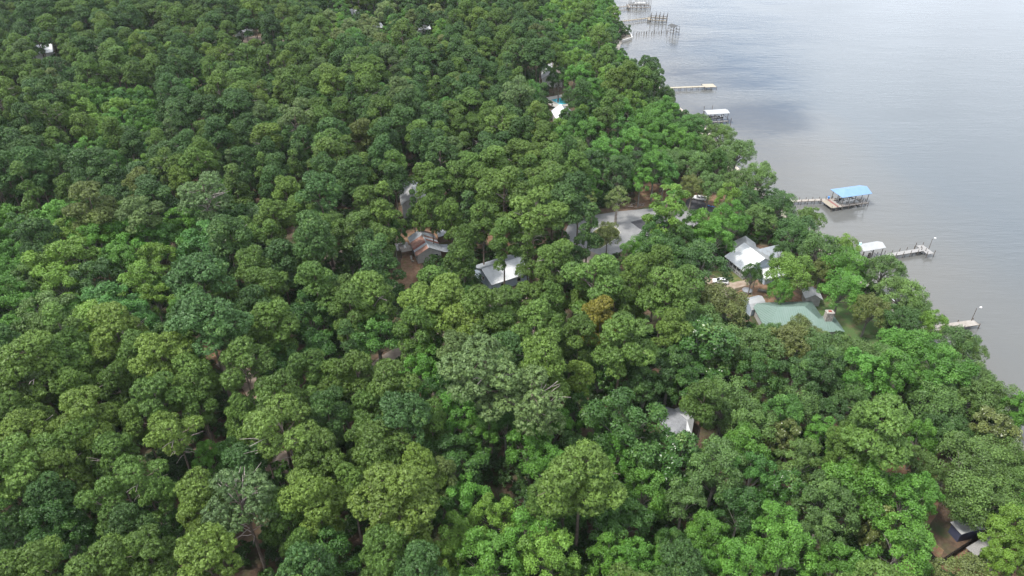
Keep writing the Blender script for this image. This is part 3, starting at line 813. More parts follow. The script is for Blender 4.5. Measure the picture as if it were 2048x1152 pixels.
# --- small roofs glimpsed between the trees
gable('boat_store', 'small grey roofed store between the lake house and the chimney', 'shed', U(1603, 579, 4.0), U(1610, 597, 4.0), 5.0, 4.0, 5.4, M['pale_metal'], M['grey_siding'])
gable('pool_house', 'white metal roofed house beside the swimming pool', 'house', U(1102, 221, 5.2), U(1112, 238, 5.2), 9.0, 5.2, 8.0, M['white_metal'], M['grey_siding'], seams=0.8, roof2=M['galv'],
      wins=(('e', 4.5, 4.6, 1.2, 1.4),))
gable('far_house', 'pale gabled roof with a brown back slope above the swimming pool', 'house', U(1082, 137, 5.5), U(1083, 158, 5.5), 11.0, 5.5, 9.0, M['pale_metal'], M['white_paint'], roof2=M['brown_shingle'])
gable('mobile_home', 'long sage green mobile home in the far clearing', 'house', U(478, 67, 4.4), U(506, 60, 4.4), 6.0, 4.4, 5.2, M['pale_metal'], M['sage_siding'], over=0.3, over_g=0.3,
      wins=(('f', 3, 3.0, 1.2, 1.1), ('f', 6.0, 3.0, 1.2, 1.1), ('f', 9.0, 3.0, 1.2, 1.1)))
gable('storage_shed', 'small teal shed with a white roof in the far clearing', 'shed', U(538.5, 71, 3.6), U(553, 71, 3.6), 5.0, 3.6, 4.9, M['white_metal'], M['teal_siding'], over=0.25, over_g=0.2)
gable('white_house', 'white house showing between far pines at the left edge', 'house', U(50, 110, 5.5), U(106, 104, 5.5), 14.0, 5.5, 8.5, M['white_metal'], M['white_paint'])
gable('far_cottage', 'far white roof right of centre at the top of the wood', 'house', U(837, 60, 5), U(862, 58, 5), 8.0, 5, 7.4, M['white_metal'], M['white_paint'])
gable('far_cottage', 'far white roof with a brown shed beside it at the top of the wood', 'house', U(750, 58, 5), U(769, 54, 5), 7.0, 5, 7.0, M['white_metal'], M['grey_siding'])
gable('far_cottage', 'farthest pale roof showing over pale trees at the top edge', 'house', U(698, 30, 5), U(718, 27, 5), 9.0, 5, 7.6, M['pale_metal'], M['white_paint'])
gable('blue_house', 'bluish roof deep in the far pines', 'house', U(612, 128, 4.2), U(650, 127, 4.2), 8.0, 4.2, 6.0, M['galv'], M['teal_siding'])
gable('shore_house', 'large pale roofed house at the far lake shore', 'house', U(1112, 10, 6), U(1150, 2, 6), 12.0, 6, 9.5, M['pale_metal'], M['white_paint'])
gable('garden_shed', 'dark blue walled shed with a white roof behind the black fence', 'shed', U(*ZR(965, 740), 4.0), U(*ZR(1050, 835), 4.0), 5.4, 4.0, 4.5, M['pale_metal'], M['dark_siding'], over=0.3, over_g=0.25)
gable('low_roof', 'plain grey roofed lean-to outside the black fence', 'shed', U(*ZR(1085, 935), 3.2), U(*ZR(1162, 1002), 3.2), 7.0, 3.2, 3.6, M['grey_deck'], M['brown_siding'], over=0.4, over_g=0.3)
gable('yard_shed', 'small pale roof glimpsed left of the rusty cabin behind pines', 'shed', U(598, 455, 3.6), U(612, 466, 3.6), 4.5, 3.6, 4.6, M['pale_metal'], M['grey_siding'], over=0.25, over_g=0.2)

# --- swimming pool
pl = empty('swimming_pool', U(1122, 203)); tag(pl, 'turquoise swimming pool with a pale paved surround', 'pool')
inv = Matrix.Translation(-pl.location)
c = U(1121, 203); a_, b_ = U(1106, 199), U(1135, 194)
d, n, L = frame(U(1104, 206), U(1135, 200))
p = MB()
W2, H2 = 7.0, 10.5
for (s, t, hs, ht) in ((0, 4.6 + 1.6, W2, 1.9), (0, -4.6-1.0, W2, 1.3), (-4.9, 0, 2.1, 4.3), (4.9, 0, 2.1, 4.3)):
    p.box(w3(c, d, n, s, t, 0), d, n, hs, ht, GZ-0.1, GZ+0.14)
p.build('paving', M['concrete'], pl).data.transform(inv)
p = MB(); p.box(c, d, n, 2.8, 4.3, GZ-1.2, GZ+0.02); p.build('pool_basin', M['pool_water'], pl).data.transform(inv)

# ------------------------------------------------------------------ fence
def board_fence(name, label, pts, h, m, post_m):
    c = sum((Vector(q) for q in pts), Vector()) / len(pts)
    r = empty(name, (c.x, c.y, GZ)); tag(r, label, 'fence'); inv = Matrix.Translation(-r.location)
    for a, b in zip(pts[:-1], pts[1:]):
        d, n, L = frame(a, b)
        k = max(1, round(L/2.4))
        for i in range(k+1):
            q = Vector(a) + d*(L*i/k); p = MB(); p.box(q, d, n, 0.07, 0.07, GZ-0.1, GZ+h+0.08); p.build('post', post_m, r).data.transform(inv)
        for i in range(k):
            p = MB(); x = L*i/k + 0.09
            while x < L*(i+1)/k - 0.09:
                q = Vector(a) + d*(x+0.075) + n*0.085
                p.box(q, d, n, 0.068, 0.012, GZ+0.05, GZ+h + random.Random(x).uniform(-0.02, 0.02)); x += 0.15
            tag(p.build('fence_board', m, r), kind='stuff').data.transform(inv)
            p = MB(); q = Vector(a) + d*(L*(i+0.5)/k)
            p.box(q, d, n, L/k/2-0.08, 0.03, GZ+h-0.3, GZ+h-0.22); p.box(q, d, n, L/k/2-0.08, 0.03, GZ+0.25, GZ+0.33)
            p.build('rail', m, r).data.transform(inv)
board_fence('board_fence', 'black board fence with a corner at the bottom right', [U(*ZR(760, 975)), U(*ZR(850, 1090)), U(*ZR(1335, 768))], 1.9, M['black_board'], M['black_board'])

# ------------------------------------------------------------------ piers, boathouses
def pier(name, label, decks, z, m, pile_every=2.6, pile_up=0.9, side_piles=True, pile_r=0.11, cat='pier', extra=()):
    """decks: list of (A, B, width) plan runs at height z; piles on both sides"""
    A0 = decks[0][0]
    r = empty(name, (A0[0], A0[1], 0.0)); tag(r, label, cat); inv = Matrix.Translation(-r.location)
    for (A, B, w) in decks:
        d, n, L = frame(A, B)
        c = (Vector(A) + Vector(B)) / 2
        p = MB()
        # boards laid across the run
        x = 0.0; rb = random.Random(int(L*10))
        while x < L - 0.02:
            bw = 0.32
            q = Vector(A) + d*(x + bw/2)
            p.box(q, d, n, min(bw, L-x)/2 - 0.008, w/2 + rb.uniform(-0.02, 0.02), z-0.05, z + rb.uniform(-0.006, 0.006)); x += bw
        tag(p.build('deck_board', m, r), kind='stuff').data.transform(inv)
        p = MB()
        for sg in (-0.42, 0, 0.42): p.box(c + n*(w*sg), d, n, L/2-0.03, 0.06, z-0.30, z-0.055)
        p.build('joist', M['pile'], r).data.transform(inv)
        if side_piles:
            k = max(1, round(L/pile_every)); rp = random.Random(int(L*7))
            for i in range(k+1):
                for sg in (-1, 1):
                    q = Vector(A) + d*(L*i/k) + n*(sg*(w/2+0.10))
                    p = MB(); p.tube((0, 0, -1.6), (rp.uniform(-.04, .04), rp.uniform(-.04, .04), z + pile_up*rp.uniform(0.75, 1.15)), pile_r*1.1, pile_r*0.9, 7)
                    o = p.build('pile', M['pile'], r); o.location = Vector((q.x, q.y, 0)) - r.location
    return r, inv
def pile_at(r, q, top, rad=0.11, m='pile', name='pile', z0=-1.6):
    p = MB(); p.tube((0, 0, z0), (0, 0, top), rad*1.1, rad*0.9, 7)
    o = p.build(name, M[m], r); o.location = Vector((q[0], q[1], 0)) - r.location
    return o
def lamp_post(name, label, base, h, arm, head_m='boat_white', cat='lamp post'):
    r = empty(name, base); tag(r, label, cat)
    p = MB(); p.tube((0, 0, 0), (0, 0, h), 0.10, 0.07, 8); p.build('pole', M['pile'], r)
    p = MB(); p.tube((0, 0, h-0.12), (arm[0], arm[1], h+0.12), 0.04, 0.035, 6); p.build('arm', M['steel'], r)
    p = MB(); d = Vector((arm[0], arm[1], 0)).normalized()
    p.tube((arm[0], arm[1], h+0.20), (arm[0]+d.x*0.3, arm[1]+d.y*0.3, h+0.16), 0.22, 0.26, 8)
    p.tube((arm[0]-d.x*0.25, arm[1]-d.y*0.25, h+0.17), (arm[0], arm[1], h+0.20), 0.08, 0.2, 8)
    p.build('lamp_head', M[head_m], r)
    return r

# blue roofed boathouse
wA, wB = U(1568, 402.5, 1.4), U(*ZB(800, 300), 1.4)
d, n, L = frame(U(*ZB(935, 365), 1.4), U(*ZB(1195, 328), 1.4)); bo = U(*ZB(935, 365), 1.4)
dw, nw, Lw = frame(wA, wB)
wA2 = wA - dw*14
bhp, inv = pier('boathouse_pier', 'weathered pier with a slip under the blue roof', [(wA2, wB + dw*4.6, 1.5), (w3(bo, d, n, -4.6, 2.4, 1.4), w3(bo, d, n, -0.1, 2.4, 1.4), 6.4),
        (w3(bo, d, n, 0.0, 0.0, 1.4), w3(bo, d, n, 10.8, 0.0, 1.4), 1.4), (w3(bo, d, n, 9.4, 1.4, 1.4), w3(bo, d, n, 9.45, 5.2, 1.4), 1.3)], 1.4, M['deck'], 2.6, 0.9)
p = MB(); p.box(w3(bo, d, n, -2.0, 2.4, 0), d, n, 0.09, 3.1, 1.425, 1.50); p.box(w3(bo, d, n, -1.5, 2.4, 0), d, n, 0.09, 3.1, 1.425, 1.50); p.build('step_board', M['red_board'], bhp).data.transform(inv)
p = MB(); p.box(w3(bo, d, n, -3.4, 2.2, 0), d, n, 1.0, 2.9, 1.41, 1.43); p.build('new_boards', M['tan_deck'], bhp).data.transform(inv)
rfs = empty('boathouse_roof', w3(bo, d, n, 5, 2.7, 1.4)); tag(rfs, 'open boathouse with a bright blue metal hip roof on posts', 'boathouse'); inv = Matrix.Translation(-rfs.location)
zE, zR = 5.0, 6.3
e = [w3(bo, d, n, -1.0, -0.6, zE), w3(bo, d, n, 11.4, -0.6, zE), w3(bo, d, n, 11.4, 6.4, zE), w3(bo, d, n, -1.0, 6.4, zE)]
ra, rb = w3(bo, d, n, 2.3, 2.9, zR), w3(bo, d, n, 11.4, 2.9, zR)
p = MB(); p.slab([e[0], e[1], rb, ra], 0.08); p.build('roof', M['blue_metal'], rfs).data.transform(inv)
p = MB(); p.slab([e[2], e[3], ra, rb], 0.08); p.build('roof', M['blue_metal'], rfs).data.transform(inv)
p = MB(); p.slab([e[3], e[0], ra], 0.08); p.build('roof', M['blue_metal'], rfs).data.transform(inv)
for t in (0.0, 5.7):
    p = MB(); p.box(w3(bo, d, n, 5.2, t, 0), d, n, 6.0, 0.09, zE-0.36, zE-0.10); p.build('beam', M['pile'], rfs).data.transform(inv)
    for s in (0.1, 2.7, 5.3, 7.9, 10.6):
        p = MB(); p.tube((0, 0, -1.6), (0, 0, zE-0.36), 0.13, 0.11, 7); q = p.build('post', M['pile'], rfs); q.location = Vector(w3(bo, d, n, s, t, 0)) - Vector((rfs.location.x, rfs.location.y, rfs.location.z))
def make_boat(name, label, loc, rz, Lb, Bb, hull_m, console=True):
    r = empty(name, loc, rz); tag(r, label, 'boat')
    secs = []
    for i in range(9):
        x = -Lb/2 + Lb*i/8; k = i/8
        w = Bb/2*(1.0 if k < 0.55 else max(0.02, math.cos((k-0.55)/0.45*math.pi/2)**0.75))
        sh_ = 0.95 + 0.35*k*k
        secs.append([(x, -w, sh_), (x, -w*0.82, 0.30+0.25*k*k), (x, 0, 0.0+0.35*max(0, k-0.6)**1.2*2), (x, w*0.82, 0.30+0.25*k*k), (x, w, sh_)])
    p = MB(); b0 = 0
    for s in secs: p.v += s
    for i in range(8):
        for j in range(4):
            p.f.append((i*5+j, (i+1)*5+j, (i+1)*5+j+1, i*5+j+1)); p.m.append(0)
    p.poly(secs[0])
    p.build('hull', M[hull_m], r)
    p = MB()
    p.poly([(s[0][0], s[0][1]*0.80, s[0][2]-0.38) for s in secs[:7]] + [(s[4][0], s[4][1]*0.80, s[4][2]-0.38) for s in secs[:7]][::-1]); p.build('cockpit_floor', M['boat_grey'], r)
    p = MB()
    for i in range(8):
        for sg in (0, 4):
            a, b = Vector(secs[i][sg]), Vector(secs[i+1][sg]); p.tube(a, b, 0.06, 0.06, 5)
    p.poly([secs[6][0], secs[7][0], secs[8][0], secs[8][4], secs[7][4], secs[6][4]]); p.build('gunwale', M['boat_white'], r)
    if console:
        p = MB(); p.box((-0.2, 0), (1, 0), (0, 1), 0.55, 0.5, 0.6, 1.55); p.build('console', M['boat_white'], r)
        p = MB(); p.slab([(0.15, -0.45, 1.58), (0.15, 0.45, 1.58), (-0.15, 0.42, 2.0), (-0.15, -0.42, 2.0)], 0.03); p.build('windscreen', M['glass'], r)
        p = MB(); p.box((-1.4, 0), (1, 0), (0, 1), 0.3, 0.55, 0.6, 1.1); p.box((-1.65, 0), (1, 0), (0, 1), 0.06, 0.55, 1.1, 1.6); p.build('seat', M['boat_white'], r)
    p = MB(); p.box((-Lb/2-0.35, 0), (1, 0), (0, 1), 0.28, 0.25, 0.95, 1.65); p.box((-Lb/2-0.35, 0), (1, 0), (0, 1), 0.10, 0.09, 0.05, 0.95); p.build('outboard_motor', M['car_dark'], r)
    return r
make_boat('motor_boat', 'white motor boat hoisted under the blue boathouse roof', w3(bo, d, n, 5.0, 2.9, 1.15), math.atan2(d.y, d.x), 7.0, 2.5, 'boat_white')
# blue gear at the pier corner
tub(w3(bo, d, n, -1.0, 6.0, 1.42), 0.35, 0.8, 'blue_plastic', 'blue plastic barrel on the pier at the blue boathouse', 'barrel', 'barrel')

# pier with L-shaped head and small roofed lift
kA, kB = U(*ZB(1105, 922), 1.4), U(*ZB(1775, 812), 1.4)
d, n, L = frame(kA, kB)
hA, hB = U(*ZB(1735, 770), 1.4), U(*ZB(1852, 858), 1.4)
lp, inv = pier('lake_pier', 'grey pier with an L shaped head and tall lamp', [(kA - d*9, kB, 1.7), (hA, hB, 2.5)], 1.4, M['grey_deck'], 2.9, 1.1)
lamp_post('dock_lamp', 'lamp post with a white head at the L shaped pier end', U(*ZB(1832, 803), 1.42), 3.6, (0.7, 0.1))
g0, g1 = U(*ZB(1165, 835), 5.0), U(*ZB(1395, 795), 5.0)
dg, ng, Lg = frame(g0, g1)
br = empty('boat_shelter', w3(g0, dg, ng, Lg/2, 2.0, 0.0)); tag(br, 'small white gabled boat shelter on posts beside the L shaped pier', 'boathouse'); inv = Matrix.Translation(-br.location)
for (ta, tb, za, zb) in ((0, 2.1, 5.0, 5.9), (4.2, 2.1, 5.0, 5.9)):
    q = [w3(g0, dg, ng, 0, ta, za), w3(g0, dg, ng, Lg, ta, za), w3(g0, dg, ng, Lg, tb, zb), w3(g0, dg, ng, 0, tb, zb)]
    p = MB(); p.slab(q if ta == 0 else q[::-1], 0.07); p.build('roof', M['pale_metal'], br).data.transform(inv)
for s in (0.6, Lg/2, Lg-0.6):
    for t in (0.5, 3.7):
        p = MB(); p.tube((0, 0, -1.6), (0, 0, 5.0), 0.13, 0.11, 7); q = p.build('post', M['pile'], br); q.location = Vector(w3(g0, dg, ng, s, t, 0)) - br.location
for t in (0.5, 3.7):
    p = MB(); p.box(w3(g0, dg, ng, Lg/2, t, 0), dg, ng, Lg/2-0.2, 0.08, 4.85, 5.02); p.build('beam', M['pile'], br).data.transform(inv)
for s in (2.0, Lg-2.0):
    p = MB(); p.box(w3(g0, dg, ng, s, 2.1, 0), dg, ng, 0.08, 1.7, 2.2, 2.4); p.build('lift_beam', M['steel'], br).data.transform(inv)
p = MB(); p.box(w3(g0, dg, ng, Lg*0.45, 1.0, 0), dg, ng, 0.35, 0.25, 1.4, 3.2); p.build('lift_motor_box', M['pile'], br).data.transform(inv)
p = MB(); p.tube(w3(g0, dg, ng, 1.0, 3.2, 5.55), w3(g0, dg, ng, 1.0, 3.2, 6.25), 0.38, 0.32, 10)
vt = p.build('roof_vent', M['aqua_plastic'], br); vt.data.transform(inv)

# lowest pier
qA, qB = U(*Z7(1270, 966), 1.4), U(*Z7(1566, 924), 1.4)
d, n, L = frame(qA, qB)
pier('fishing_pier', 'short pale pier at the lower right with a lamp at its end', [(qA - d*10, qB, 2.4)], 1.4, M['deck'], 4.6, 0.6, pile_r=0.13)
lamp_post('dock_lamp', 'lamp post at the end of the short lower pier', Vector(w3(qB, d, n, -0.8, 0.95, 1.42)), 4.3, (0.9, 0.05))

# long straight pier
lA, lB = U(1318, 176.2, 1.5), U(1408, 172.6, 1.5)
d, n, L = frame(lA, lB)
pier('straight_pier', 'long narrow pier of new yellow boards with a square end platform', [(lA - d*8, lB, 2.0), (w3(lB, d, n, 0, 0.9, 1.5), w3(lB, d, n, 6.0, 0.9, 1.5), 5.2)], 1.5, M['new_deck'], 3.1, 0.15)

# pale roofed boathouse partly behind shore trees
x0, x1 = U(*ZQ(1708, 528), 5.0), U(*ZQ(1878, 518), 5.0)
d, n, L = frame(x0, x1)
bq, inv = pier('boathouse_pier', 'narrow pier running to the pale roofed boathouse behind trees', [(w3(x0, d, n, -16, 1.2, 1.4), w3(x0, d, n, -0.5, 1.2, 1.4), 1.6), (w3(x0, d, n, -0.4, 0.2, 1.4), w3(x0, d, n, L, 0.2, 1.4), 1.2)], 1.4, M['grey_deck'], 2.8, 0.8)
bh = empty('boathouse', w3(x0, d, n, L/2, 2.6, 0)); tag(bh, 'pale flat roofed boathouse on tall posts rising behind shore trees', 'boathouse'); inv = Matrix.Translation(-bh.location)
for (ta, tb) in ((0, 2.8), (5.6, 2.8)):
    q = [w3(x0, d, n, -0.4, ta, 5.0), w3(x0, d, n, L+0.4, ta, 5.0), w3(x0, d, n, L+0.4, tb, 5.6), w3(x0, d, n, -0.4, tb, 5.6)]
    p = MB(); p.slab(q if ta == 0 else q[::-1], 0.1); p.build('roof', M['pale_metal'], bh).data.transform(inv)
for s in (0.2, L/3, 2*L/3, L-0.2):
    for t in (0.4, 5.2):
        p = MB(); p.tube((0, 0, -1.6), (0, 0, 5.0), 0.15, 0.13, 7); q = p.build('post', M['pile'], bh); q.location = Vector(w3(x0, d, n, s, t, 0)) - bh.location
for s in (0.6, L*0.5, L-0.6):
    p = MB(); p.box(w3(x0, d, n, s, 2.8, 0), d, n, 0.1, 2.4, 2.9, 3.15); p.build('lift_beam', M['steel'], bh).data.transform(inv)
make_boat('motor_boat', 'dark hulled boat on the lift of the pale roofed boathouse', w3(x0, d, n, L*0.55, 2.8, 1.5), math.atan2(d.y, d.x), 6.4, 2.3, 'car_dark')
for i, (px, py, h) in enumerate(((1416, 214, 6.6), (1433, 213, 6.8), (1459, 240, 5.2))):
    pile_at(bq, U(px, py + 18, 0.0) if i == 2 else Vector(w3(x0, d, n, 0.3 + 4.0*i, 6.2, 0)), h, 0.13)

# dark roofed stand far out with a row of old piles
y0, y1 = U(*Z1(1275, 290), 5.4), U(*Z1(1330, 278), 5.4)
d, n, L = frame(U(*Z1(1205, 262), 5.2), U(*Z1(1275, 286), 5.2)); L = 6.2
o = U(*Z1(1205, 262), 5.2)
ds = empty('lift_shelter', w3(o, d, n, L/2, 3.5, 0)); tag(ds, 'lone open stand with a dark gabled roof out in the far water', 'boathouse'); inv = Matrix.Translation(-ds.location)
for (ta, tb) in ((0, 2.6), (5.2, 2.6)):
    q = [w3(o, d, n, 0, ta, 5.2), w3(o, d, n, L, ta, 5.2), w3(o, d, n, L, tb, 6.3), w3(o, d, n, 0, tb, 6.3)]
    p = MB(); p.slab(q if ta == 0 else q[::-1], 0.12); p.build('roof', M['dark_shingle'], ds).data.transform(inv)
for s in (0.3, L/2, L-0.3):
    for t in (0.3, 4.9):
        p = MB(); p.tube((0, 0, -1.6), (0, 0, 5.2), 0.14, 0.13, 6); q = p.build('post', M['pile'], ds); q.location = Vector(w3(o, d, n, s, t, 0)) - ds.location
for zz in (1.6, 3.4):
    for t in (0.3, 4.9):
        p = MB(); p.box(w3(o, d, n, L/2, t, 0), d, n, L/2-0.2, 0.06, zz, zz+0.2); p.build('cross_beam', M['pile'], ds).data.transform(inv)
    for s in (0.3, L-0.3):
        p = MB(); p.box(w3(o, d, n, s, 2.6, 0), n, d, 2.3, 0.06, zz+0.25, zz+0.42); p.build('cross_beam', M['pile'], ds).data.transform(inv)
ra_, rb_ = U(1268, 70, 0), U(1333, 66, 0)
for k in range(14):
    q = ra_.lerp(rb_, k/13)
    for sg in ((-1, 1) if k % 3 else (1,)):
        p = MB(); rr = random.Random(k*3+sg)
        p.tube((0, 0, -1.6), (rr.uniform(-.15, .15), 0, rr.uniform(1.0, 2.6)), 0.15, 0.12, 6)
        o_ = p.build('mooring_pile', M['pile']); o_.location = (q.x, q.y + sg*0.9, 0)
        nth = ('first', 'second', 'third', 'fourth', 'fifth', 'sixth', 'seventh', 'eighth', 'ninth', 'tenth', 'eleventh', 'twelfth', 'thirteenth', 'last')[k]
        tag(o_, '%s old pile from shore, %s row leading to the dark roofed stand' % (nth, 'back' if sg > 0 else 'front'), 'pile', 'old piles leading to the dark roofed stand')
# two roofless lifts at the top
def open_lift(name, label, wA, wB, o, d, n, Lx, Ly, top, m):
    r, inv = pier(name, label, [(wA, wB, 1.8), (w3(o, d, n, 0, 0, 1.4), w3(o, d, n, Lx, 0, 1.4), 1.6), (w3(o, d, n, 0.8, 0.9, 1.4), w3(o, d, n, 0.85, Ly, 1.4), 1.6), (w3(o, d, n, 1.7, Ly, 1.4), w3(o, d, n, Lx, Ly, 1.4), 1.3)], 1.4, M[m], 3.0, 0.7)
    for s in (1.8, Lx*0.4, Lx*0.6, Lx*0.8, Lx):
        for t in (-0.9, Ly*0.5, Ly+0.8):
            pile_at(r, w3(o, d, n, s, t, 0), top, 0.13)
    for t in (0.6, Ly-0.6):
        p = MB(); p.box(w3(o, d, n, Lx*0.55, t, 0), d, n, Lx*0.4, 0.12, 2.3, 2.6); p.build('lift_beam', M['pile'], r).data.transform(inv)
    return r
o = U(*Z1(1000, 200), 1.4); d, n, L = frame(o, U(*Z1(1195, 212), 1.4))
open_lift('boat_lift', 'roofless boat lift of dark posts with tan decking off the far shore', U(*Z1(690, 222), 1.4), U(*Z1(1010, 182), 1.4), o, d, n, 12.5, 7.5, 5.0, 'tan_deck')
o = U(*Z1(800, 74), 1.4); d, n, L = frame(o, U(*Z1(1035, 74), 1.4))
open_lift('boat_lift', 'farthest boat lift at the top edge with a white boat', U(*Z1(600, 80), 1.4), U(*Z1(800, 62), 1.4), o, d, n, 16.0, 9.0, 6.5, 'deck')
make_boat('motor_boat', 'white boat hanging in the farthest boat lift', w3(o, d, n, 9, 4.4, 2.4), math.atan2(d.y, d.x), 8.0, 2.6, 'boat_white')

# seawalls at the shore
def seawall(label, px, h0, h1):
    pts = [U(x, y, 0.6) for x, y in px]
    c = pts[len(pts)//2]; r = empty('seawall', (c.x, c.y, 0)); tag(r, label, 'wall'); inv = Matrix.Translation(-r.location)
    for a, b in zip(pts[:-1], pts[1:]):
        d, n, L = frame(a, b); m_ = (a+b)/2
        p = MB(); p.box(m_, d, n, L/2, 0.14, h0, h1-0.08); p.build('wall_panel', M['concrete'], r).data.transform(inv)
        p = MB(); p.box(m_, d, n, L/2+0.02, 0.22, h1-0.078, h1); p.build('coping', M['white_paint'], r).data.transform(inv)
seawall('white capped low seawall showing between the shore trees', [(1760, 585), (1778, 600), (1800, 617), (1822, 640)], -0.6, 1.5)
seawall('low grey bulkhead around the far sandy point', [(1232, 40), (1249, 60), (1262, 71), (1264, 77), (1244, 83)], -0.6, 1.45)

# ------------------------------------------------------------------ light pole, vehicles, small things
pb = U(1503, 590); r = empty('utility_pole', pb); tag(r, 'tall timber light pole beside the lakeside house drive', 'light pole')
p = MB(); p.tube((0, 0, 0), (0, 0, 7.2), 0.15, 0.10, 8); p.build('pole', M['deck'], r)
p = MB(); p.tube((0, 0, 7.0), (0.5, -0.1, 7.3), 0.04, 0.04, 6); p.build('arm', M['steel'], r)
p = MB(); p.tube((0.5, -0.1, 7.12), (0.5, -0.1, 7.42), 0.26, 0.16, 8); p.build('lamp_head', M['boat_white'], r)

def make_car(name, label, loc, rz, paint, cat='car', pickup=False):
    r = empty(name, loc, rz); tag(r, label, cat)
    L, Wd = (5.2, 1.95) if pickup else (4.6, 1.85)
    prof = ([(-2.6, .55), (-2.6, 1.05), (-.55, 1.05), (.95, 1.05), (2.45, .98), (2.6, .6), (2.55, .38), (-2.55, .38)] if pickup else
            [(-2.3, .55), (-2.28, .98), (-1.9, 1.05), (1.0, 1.02), (2.1, .86), (2.3, .6), (2.25, .35), (-2.25, .35)])
    p = MB(); k = len(prof); h = Wd/2
    p.v = [(x, -h, z) for x, z in prof] + [(x, h, z) for x, z in prof]
    p.f = [tuple(range(k)), tuple(range(2*k-1, k-1, -1))] + [(i, k+i, k+(i+1) % k, (i+1) % k) for i in range(k)]; p.m = [0]*len(p.f)
    b = p.build('body', M[paint], r)
    md = b.modifiers.new('bevel', 'BEVEL'); md.width = 0.09; md.segments = 2
    x0, x1, x2, x3 = (-.65, -.5, .35, 1.0) if pickup else (-2.1, -1.55, .25, 1.1)
    hh = Wd/2 - 0.1; tp = Wd/2 - 0.28
    p = MB()
    lo = [(x0, -hh, 1.03), (x3, -hh, 1.03), (x3, hh, 1.03), (x0, hh, 1.03)]; up = [(x1, -tp, 1.60), (x2, -tp, 1.60), (x2, tp, 1.60), (x1, tp, 1.60)]
    for i in range(4): p.poly([lo[i], lo[(i+1) % 4], up[(i+1) % 4], up[i]])
    p.build('window', M['glass'], r)
    p = MB(); p.slab([(x1-.05, -tp-.03, 1.66), (x2+.05, -tp-.03, 1.66), (x2+.05, tp+.03, 1.66), (x1-.05, tp+.03, 1.66)], 0.07)
    for i in range(4): p.tube(lo[i], up[i], 0.05, 0.05, 5)
    p.build('roof', M[paint], r)
    if pickup:
        p = MB(); p.box((-1.6, 0), (1, 0), (0, 1), 0.9, Wd/2-0.12, 1.03, 1.062); p.build('bed_liner', M['black'], r)
        p = MB()
        for sg in (-1, 1): p.box((-1.6, sg*(Wd/2-.06)), (1, 0), (0, 1), 0.98, 0.055, 1.045, 1.28)
        p.box((-2.56, 0), (1, 0), (0, 1), 0.04, Wd/2-.12, 1.045, 1.28); p.build('bed_side', M[paint], r)
    for sx in (-1.45, 1.45):
        for sy in (-1, 1):
            w = empty('wheel', (sx*(L/4.6), sy*(Wd/2-.1), .34)); w.parent = r
            q = MB(); q.tube((0, -.11, 0), (0, .11, 0), .34, .34, 14); q.tube((0, .11, 0), (0, -.11, 0), .34, .34, 14); q.build('tyre', M['black'], w)
            q = MB(); q.tube((0, 0, 0), (0, sy*.13, 0), .2, .2, 10); q.build('rim', M['steel'], w)
    for sy in (-.62, .62):
        p = MB(); p.box((L/2-.03, sy), (1, 0), (0, 1), .05, .2, .66, .82); p.build('headlight', M['boat_white'], r)
        p = MB(); p.box((-L/2+.03, sy), (1, 0), (0, 1), .05, .16, .70, .88); p.build('tail_light', M['brick'], r)
    return r
make_car('parked_car', 'white car on the sandy drive before the lakeside house', U(1440, 566), R_(170), 'car_white')
make_car('pickup_truck', 'white pickup truck on the black asphalt drive', U(*Z4([(1625, 200)])[0]), R_(158), 'car_white', 'pickup', True)
make_car('parked_car', 'black car beside the grey lean-to outside the fence', U(1953, 1132), R_(35), 'car_dark')
make_car('parked_car', 'dark car glimpsed under the trees right of the cottage roof', U(1556, 793), R_(20), 'car_dark')
def kayak(label, loc, rz, m):
    mb = MB(); rings = []
    for i in range(9):
        x = -1.7 + 3.4*i/8; w = 0.38*math.sin(math.pi*min(.97, max(.03, i/8)))**0.7
        rings.append([(x, -w, .28), (x, -w*.7, .08), (x, 0, 0), (x, w*.7, .08), (x, w, .28), (x, 0, .34)])
    for r_ in rings: mb.v += r_
    for i in range(8):
        for j in range(6): mb.f.append((i*6+j, (i+1)*6+j, (i+1)*6+(j+1) % 6, i*6+(j+1) % 6)); mb.m.append(0)
    o = mb.build('kayak', M[m]); o.location = loc; o.rotation_euler = (0, 0, rz); tag(o, label, 'kayak')
    c = MB(); c.box((0, 0), (1, 0), (0, 1), .45, .2, .33, .37); c.build('cockpit', M['black'], o)
kayak('blue kayak lying at the edge of the black drive', U(1421, 413), R_(-30), 'blue_plastic')
kayak('white kayak lying beside the blue one', U(1436, 421), R_(-50), 'boat_white')
# firewood / dark rubbish heap by the pole
tp_ = MB(); tp_.tube((0, 0, 0), (0, 0, .55), 1.4, 1.5, 14); tp_.tube((0, 0, .55), (0, 0, .75), 1.5, .4, 14)
o = tp_.build('trampoline', M['steel']); o.location = U(1494, 583); tag(o, 'round grey covered fire pit beside the light pole', 'fire pit')
lg = empty('log_pile', U(1528, 583), R_(-25)); tag(lg, 'heap of grey logs near the bush right of the light pole', 'log pile')
rl = random.Random(8)
for k in range(7):
    p = MB(); p.tube((-1.6, 0, 0), (1.6, 0, 0), .17, .14, 7); q = p.build('log', M['bark_oak'], lg); q.location = (rl.uniform(-.3, .3), -.6+.3*(k % 4), .18+.28*(k//4)); q.rotation_euler = (0, 0, rl.uniform(-.12, .12))
